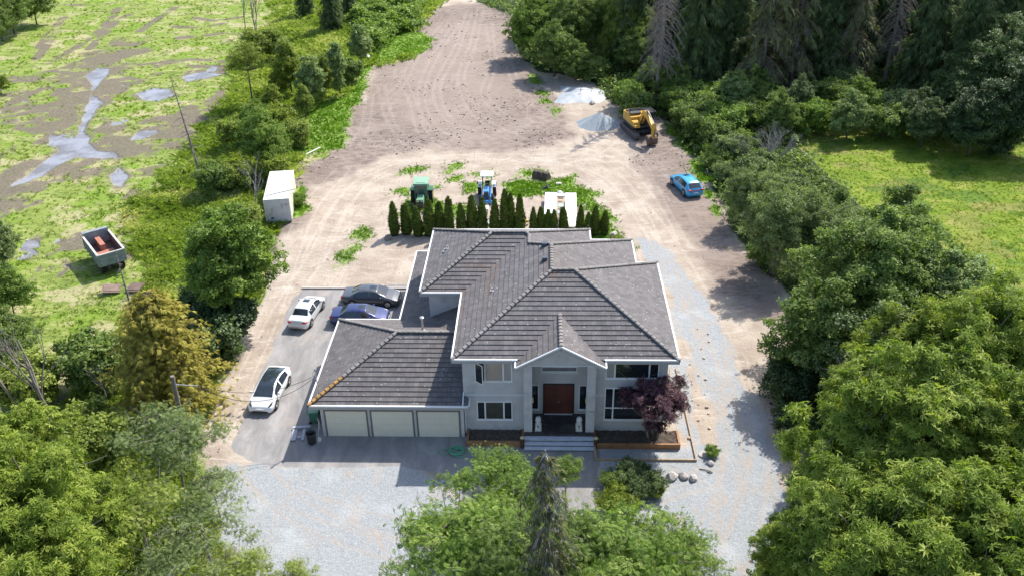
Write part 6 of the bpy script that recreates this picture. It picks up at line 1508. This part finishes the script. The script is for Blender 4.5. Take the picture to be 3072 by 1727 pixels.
# bottom centre
T('broadleaf_tree', gF1, 1258, 1190, 8.0, 'fresh', 'light green feathery tree left of the ivy-hung conifer top', .55, rz=1); T('broadleaf_tree', gF2, 1175, 1350, 6.2, 'fresh', 'wide light green tree at the bottom left of the ivy-hung conifer', .92, rz=2)
T('broadleaf_tree', gF1, 1425, 1180, 7.6, 'fresh', 'small light green crown right behind the ivy-hung conifer top', .30, rz=5); T('broadleaf_tree', gF1, 1300, 1270, 7.0, 'fresh', 'light green crown between the left feathery trees', .62, rz=3)
T('broadleaf_tree', gF2, 1535, 1400, 6.0, 'fresh', 'wide light green tree at the bottom right of the ivy-hung conifer', .90, rz=3); T('broadleaf_tree', gF2, 1690, 1400, 5.4, 'fresh', 'light green tree at the bottom edge nearest the gravel road', .62, rz=4)
T('broadleaf_tree', gF1, 1290, 1420, 6.0, 'mid', 'green tree at the bottom edge under the ivy-hung conifer', .80, rz=5); T('broadleaf_tree', gF1, 1450, 1400, 5.6, 'mid', 'green tree at the bottom edge right under the ivy-hung conifer', .75, rz=2)
gI = gen_conifer('ivy', 78, 14.5, 1.9, 40, 5, .34, 'hang', .05, 1.25, .28, nsp=9, twigs=3, dead=.25)
x, y = atd(1392, 1150, 14.2); plant('ivy_hung_conifer', gI, x, y, LM['ivy'], DEADG, 'ragged drooping conifer with grey bare top at the bottom centre', 'conifer', None, 1.0, rz=1)
# garden bed of shrubs right of the entrance path
for i, (dx, dy, s, lk, lb) in enumerate(((1590, 1190, .62, 'dark', 'low shrub, house shadow coloured into its dark leaves, left one of the bed'), (1635, 1205, .55, 'dark', 'low shrub, house shadow coloured into its dark leaves, right one of the bed'), (1545, 1205, .5, 'mid', 'green shrub at the left end of the garden bed'), (1540, 1255, .55, 'yellow', 'sunlit yellow-green shrub around the pale boulder'),
    (1575, 1262, .45, 'yellow', 'small yellow-green shrub at the front tip of the bed'), (1648, 1228, .35, 'yellow', 'small sunlit shrub at the right tip of the bed'), (1610, 1225, .5, 'dark', 'low shrub, house shadow coloured into its dark leaves, middle of the bed'))):
    T('garden_shrub', gB2, dx, dy, .5, lk, lb, s, cat='shrub', group='garden bed shrubs', rz=i)  # dark leaf colour carries the house shadow; sunlit shrubs get the lighter leaf
T('garden_shrub', gB2, 1792, 1133, .3, 'fresh', 'small round green plant by the manhole cover', .28, cat='shrub')
T('garden_shrub', gB2, 1545, 600, .5, 'olive', 'small shrub at the right end of the hedge', .3, cat='shrub')
tag(MB().lathe([(.9, 0), (.7, .12), (.3, .25), (.02, .3)], n=12).build('unused', BLK), None) if False else None

# ------------------------------------------------------------------ grass, brambles and undergrowth: nobody could count them
def pick(maskarr, n, idx=False, ymin=-60, ymax=220, xlo=-140, xhi=140, thr=.5):
    ok = np.flatnonzero((maskarr.reshape(-1) > thr) & (GY.reshape(-1) < ymax) & (GY.reshape(-1) > ymin) & (np.abs(GX.reshape(-1)) < 1.02 * (8 + .62 * Dg.reshape(-1))))
    if len(ok) == 0: return np.zeros((0, 3)), np.zeros(0)
    k = rg.choice(ok, n); d = Dg.reshape(-1)[k]
    p = GPT[k].astype(float).copy(); p[:, 0] += rg.normal(0, 1, n) * d * .004; p[:, 1] += rg.normal(0, 1, n) * d * .005
    return (p, d, k) if idx else (p, d)
def blades(name, label, cat, maskarr, n, h0, h1, leafm, seed, per=6, lean=.5, wd=.022, fld=None, **kw):
    global rg; rg = np.random.default_rng(seed)
    P, d, kk_ = pick(maskarr, n, True, **kw); n = len(P)
    if n == 0: return
    patch = vnoise(P[:, 0], P[:, 1], 2.6, seed); hh = (h0 + (h1 - h0) * patch ** 1.3) * rg.uniform(.6, 1.2, n) * np.clip(d / 60, .8, 1.5)
    Pb = np.repeat(P, per, 0); m = len(Pb); hb = np.repeat(hh, per) * rg.uniform(.6, 1.1, m); db = np.repeat(d, per)
    a = rg.uniform(0, 2 * math.pi, m); o = np.stack([np.cos(a), np.sin(a), np.zeros(m)], -1)
    base = Pb + o * (rg.uniform(0, .14, m) * (.5 + hb))[:, None]; w_ = (wd * db / 45)[:, None]
    s = np.stack([-np.sin(a), np.cos(a), np.zeros(m)], -1) * w_
    ln = (hb * lean * rg.uniform(.3, 1.4, m))[:, None]
    mid = base + o * ln * .35 + np.stack([np.zeros(m), np.zeros(m), hb * .6], -1); tip = base + o * ln + np.stack([np.zeros(m), np.zeros(m), hb * (1 - .2 * lean)], -1)
    V = np.stack([base - s, base + s, mid + s * .8, tip], 1).reshape(-1, 3); V = np.stack([base - s, base + s, tip + s * .2, mid - s * .6], 1).reshape(-1, 3)
    base_ = .15 + .5 * vnoise(P[:, 0], P[:, 1], 3.5, seed + 3) + .55 * straw.reshape(-1)[kk_] - .35 * clump.reshape(-1)[kk_]
    rn = np.clip(np.repeat(base_, per) + rg.normal(0, .13, m), 0, 1)
    me = np_mesh(name, V, np.arange(len(V)).reshape(-1, 4), {'rnd': np.repeat(rn, 4)})
    return tag(link(name, me, None, leafm), label, cat, None, 'stuff')
GL = leaf_mat('long_grass_blade', (.16, .23, .04), (.35, .44, .11), (.66, .62, .34), .5, .7, .1)
GS = leaf_mat('marsh_grass_blade', (.14, .20, .03), (.25, .33, .06), (.46, .46, .20), .45, .7, .1)
GN = leaf_mat('meadow_blade', (.14, .215, .02), (.22, .30, .03), (.37, .39, .10), .45, .7, .1)
GB_ = leaf_mat('bright_blade', (.10, .19, .02), (.17, .32, .03), (.31, .44, .08), .45, .6, .1)
blades('tall_grass', 'tall pale and green grass covering the left bank', 'grass', bank, 34000, .18, .95, GL, 1, 7, .9, .016)
blades('marsh_grass', 'matted green and straw coloured marsh grass', 'grass', marsh * (1 - mudd) * (1 - water), 9000, .05, .26, GS, 2, 6, 1.2, .012)
blades('meadow_grass', 'short uneven grass of the right meadow', 'grass', mead, 9000, .04, .16, GN, 3, 5, 1.2, .014)
blades('yard_weeds', 'bright green weeds in patches on the dirt', 'grass', np.where(lawn > .55, 1, 0) * (1 - asph) * (1 - grav), 9000, .05, .26, GB_, 4, 5, .9, .014, ymin=5)
def thicket(name, label, cat, maskarr, n, hmax, leafm, sz, seed, kind='tuft', **kw):
    global rg; rg = np.random.default_rng(seed); P, d = pick(maskarr, n, **kw); n = len(P)
    if n == 0: return
    hl = vnoise(P[:, 0], P[:, 1], 3.2, seed) ** 1.6 * hmax * 1.5
    P[:, 2] = hl * rg.uniform(.45, 1.05, n)
    V, F, A = scatter(kind, P, np.array([0, 0, 1.0]) + rg.normal(0, .5, (n, 3)), sz * rg.uniform(.7, 1.3, n) * np.clip(d / 80, .8, 1.5), np.clip(.25 + .5 * P[:, 2] / hmax + rg.normal(0, .2, n), 0, 1))
    return tag(link(name, np_mesh(name, V, F, {'rnd': A}), None, leafm), label, cat, None, 'stuff')
PW['bramble'] = dpoly([(880, -10), (1040, -10), (1055, 30), (1040, 75), (990, 90), (950, 130), (925, 140), (905, 90), (880, 60)])
bram = field('bramble', 1.5, 1.5, 3, 30)
thicket('bramble_thicket', 'green bramble thicket left of the soil at the top', 'brambles', bram, 20000, 2.8, LM['fresh'], .36, 5)
thicket('forest_undergrowth', 'dense leafy undergrowth under and beside the forest trees', 'undergrowth', wild * (1 - bram), 60000, 1.5, LM['mid'], .30, 6, ymax=130)
thicket('bank_undergrowth', 'low leafy plants among the tall grass of the bank', 'undergrowth', bank * (vnoise(GX, GY, 5, 77) > .52), 12000, .8, LM['yellow'], .24, 8, ymax=120)

# loose bits on the soil and stones on the dirt
def debris(name, label, maskarr, n, smin, smax, mt, seed, **kw):
    global rg; rg = np.random.default_rng(seed); P, d = pick(maskarr, n, **kw); n = len(P)
    if n == 0: return
    L_ = rg.uniform(smin, smax, n) ** 1.0; W_ = L_ * rg.uniform(.25, .8, n); H_ = L_ * rg.uniform(.15, .45, n); a = rg.uniform(0, math.pi, n)
    c, s_ = np.cos(a), np.sin(a); B8 = np.array([(x, y, z) for z in (-.1, 1) for y in (-.5, .5) for x in (-.5, .5)])
    jit = rg.uniform(.7, 1.3, (n, 8, 3)); q = B8[None] * jit * np.stack([L_, W_, H_], -1)[:, None, :]
    V = np.stack([q[..., 0] * c[:, None] - q[..., 1] * s_[:, None], q[..., 0] * s_[:, None] + q[..., 1] * c[:, None], q[..., 2]], -1) + P[:, None, :]
    F = np.array([(4, 5, 7, 6), (0, 1, 5, 4), (1, 3, 7, 5), (3, 2, 6, 7), (2, 0, 4, 6)]); F = (np.arange(n)[:, None, None] * 8 + F[None]).reshape(-1, 4)
    rn = np.repeat(rg.uniform(0, 1, n), 8)
    tag(link(name, np_mesh(name, V.reshape(-1, 3), F, {'rnd': rn}), None, mt), label, 'debris', None, 'stuff')
def rnd_mat(name, stops):
    m, N, L, B = new_mat(name); L.new(ramp(N, L, attr(N, 'rnd'), stops), B.inputs['Base Color']); B.inputs['Roughness'].default_value = .9; return m
debris('soil_debris', 'clods, sticks and chips scattered over the brown soil', soil * (1 - lawn) * patch(1, 1, 7, 95, .47, 14, 5), 1000, .05, .24, rnd_mat('clods', [(0, (.09, .068, .055)), (.5, (.19, .145, .12)), (.8, (.33, .27, .23)), (1, (.62, .58, .52))]), 91, ymin=46)
debris('loose_pebbles', 'small stones and crumbs scattered over the pale dirt', (soil < .4) * (asph < .3) * (grav < .3) * (left < .3) * (wild < .3) * (mead < .3), 1500, .03, .12, rnd_mat('crumbs', [(0, (.16, .12, .095)), (.5, (.34, .28, .23)), (1, (.62, .56, .49))]), 92, ymax=120)
debris('gravel_stones', 'coarser stones lying in the crushed gravel', grav * (asph < .3) * patch(1, 1, 4, 96, .48, 14, 5), 900, .03, .08, rnd_mat('coarse', [(0, (.28, .29, .30)), (.5, (.38, .40, .41)), (1, (.66, .67, .67))]), 93)
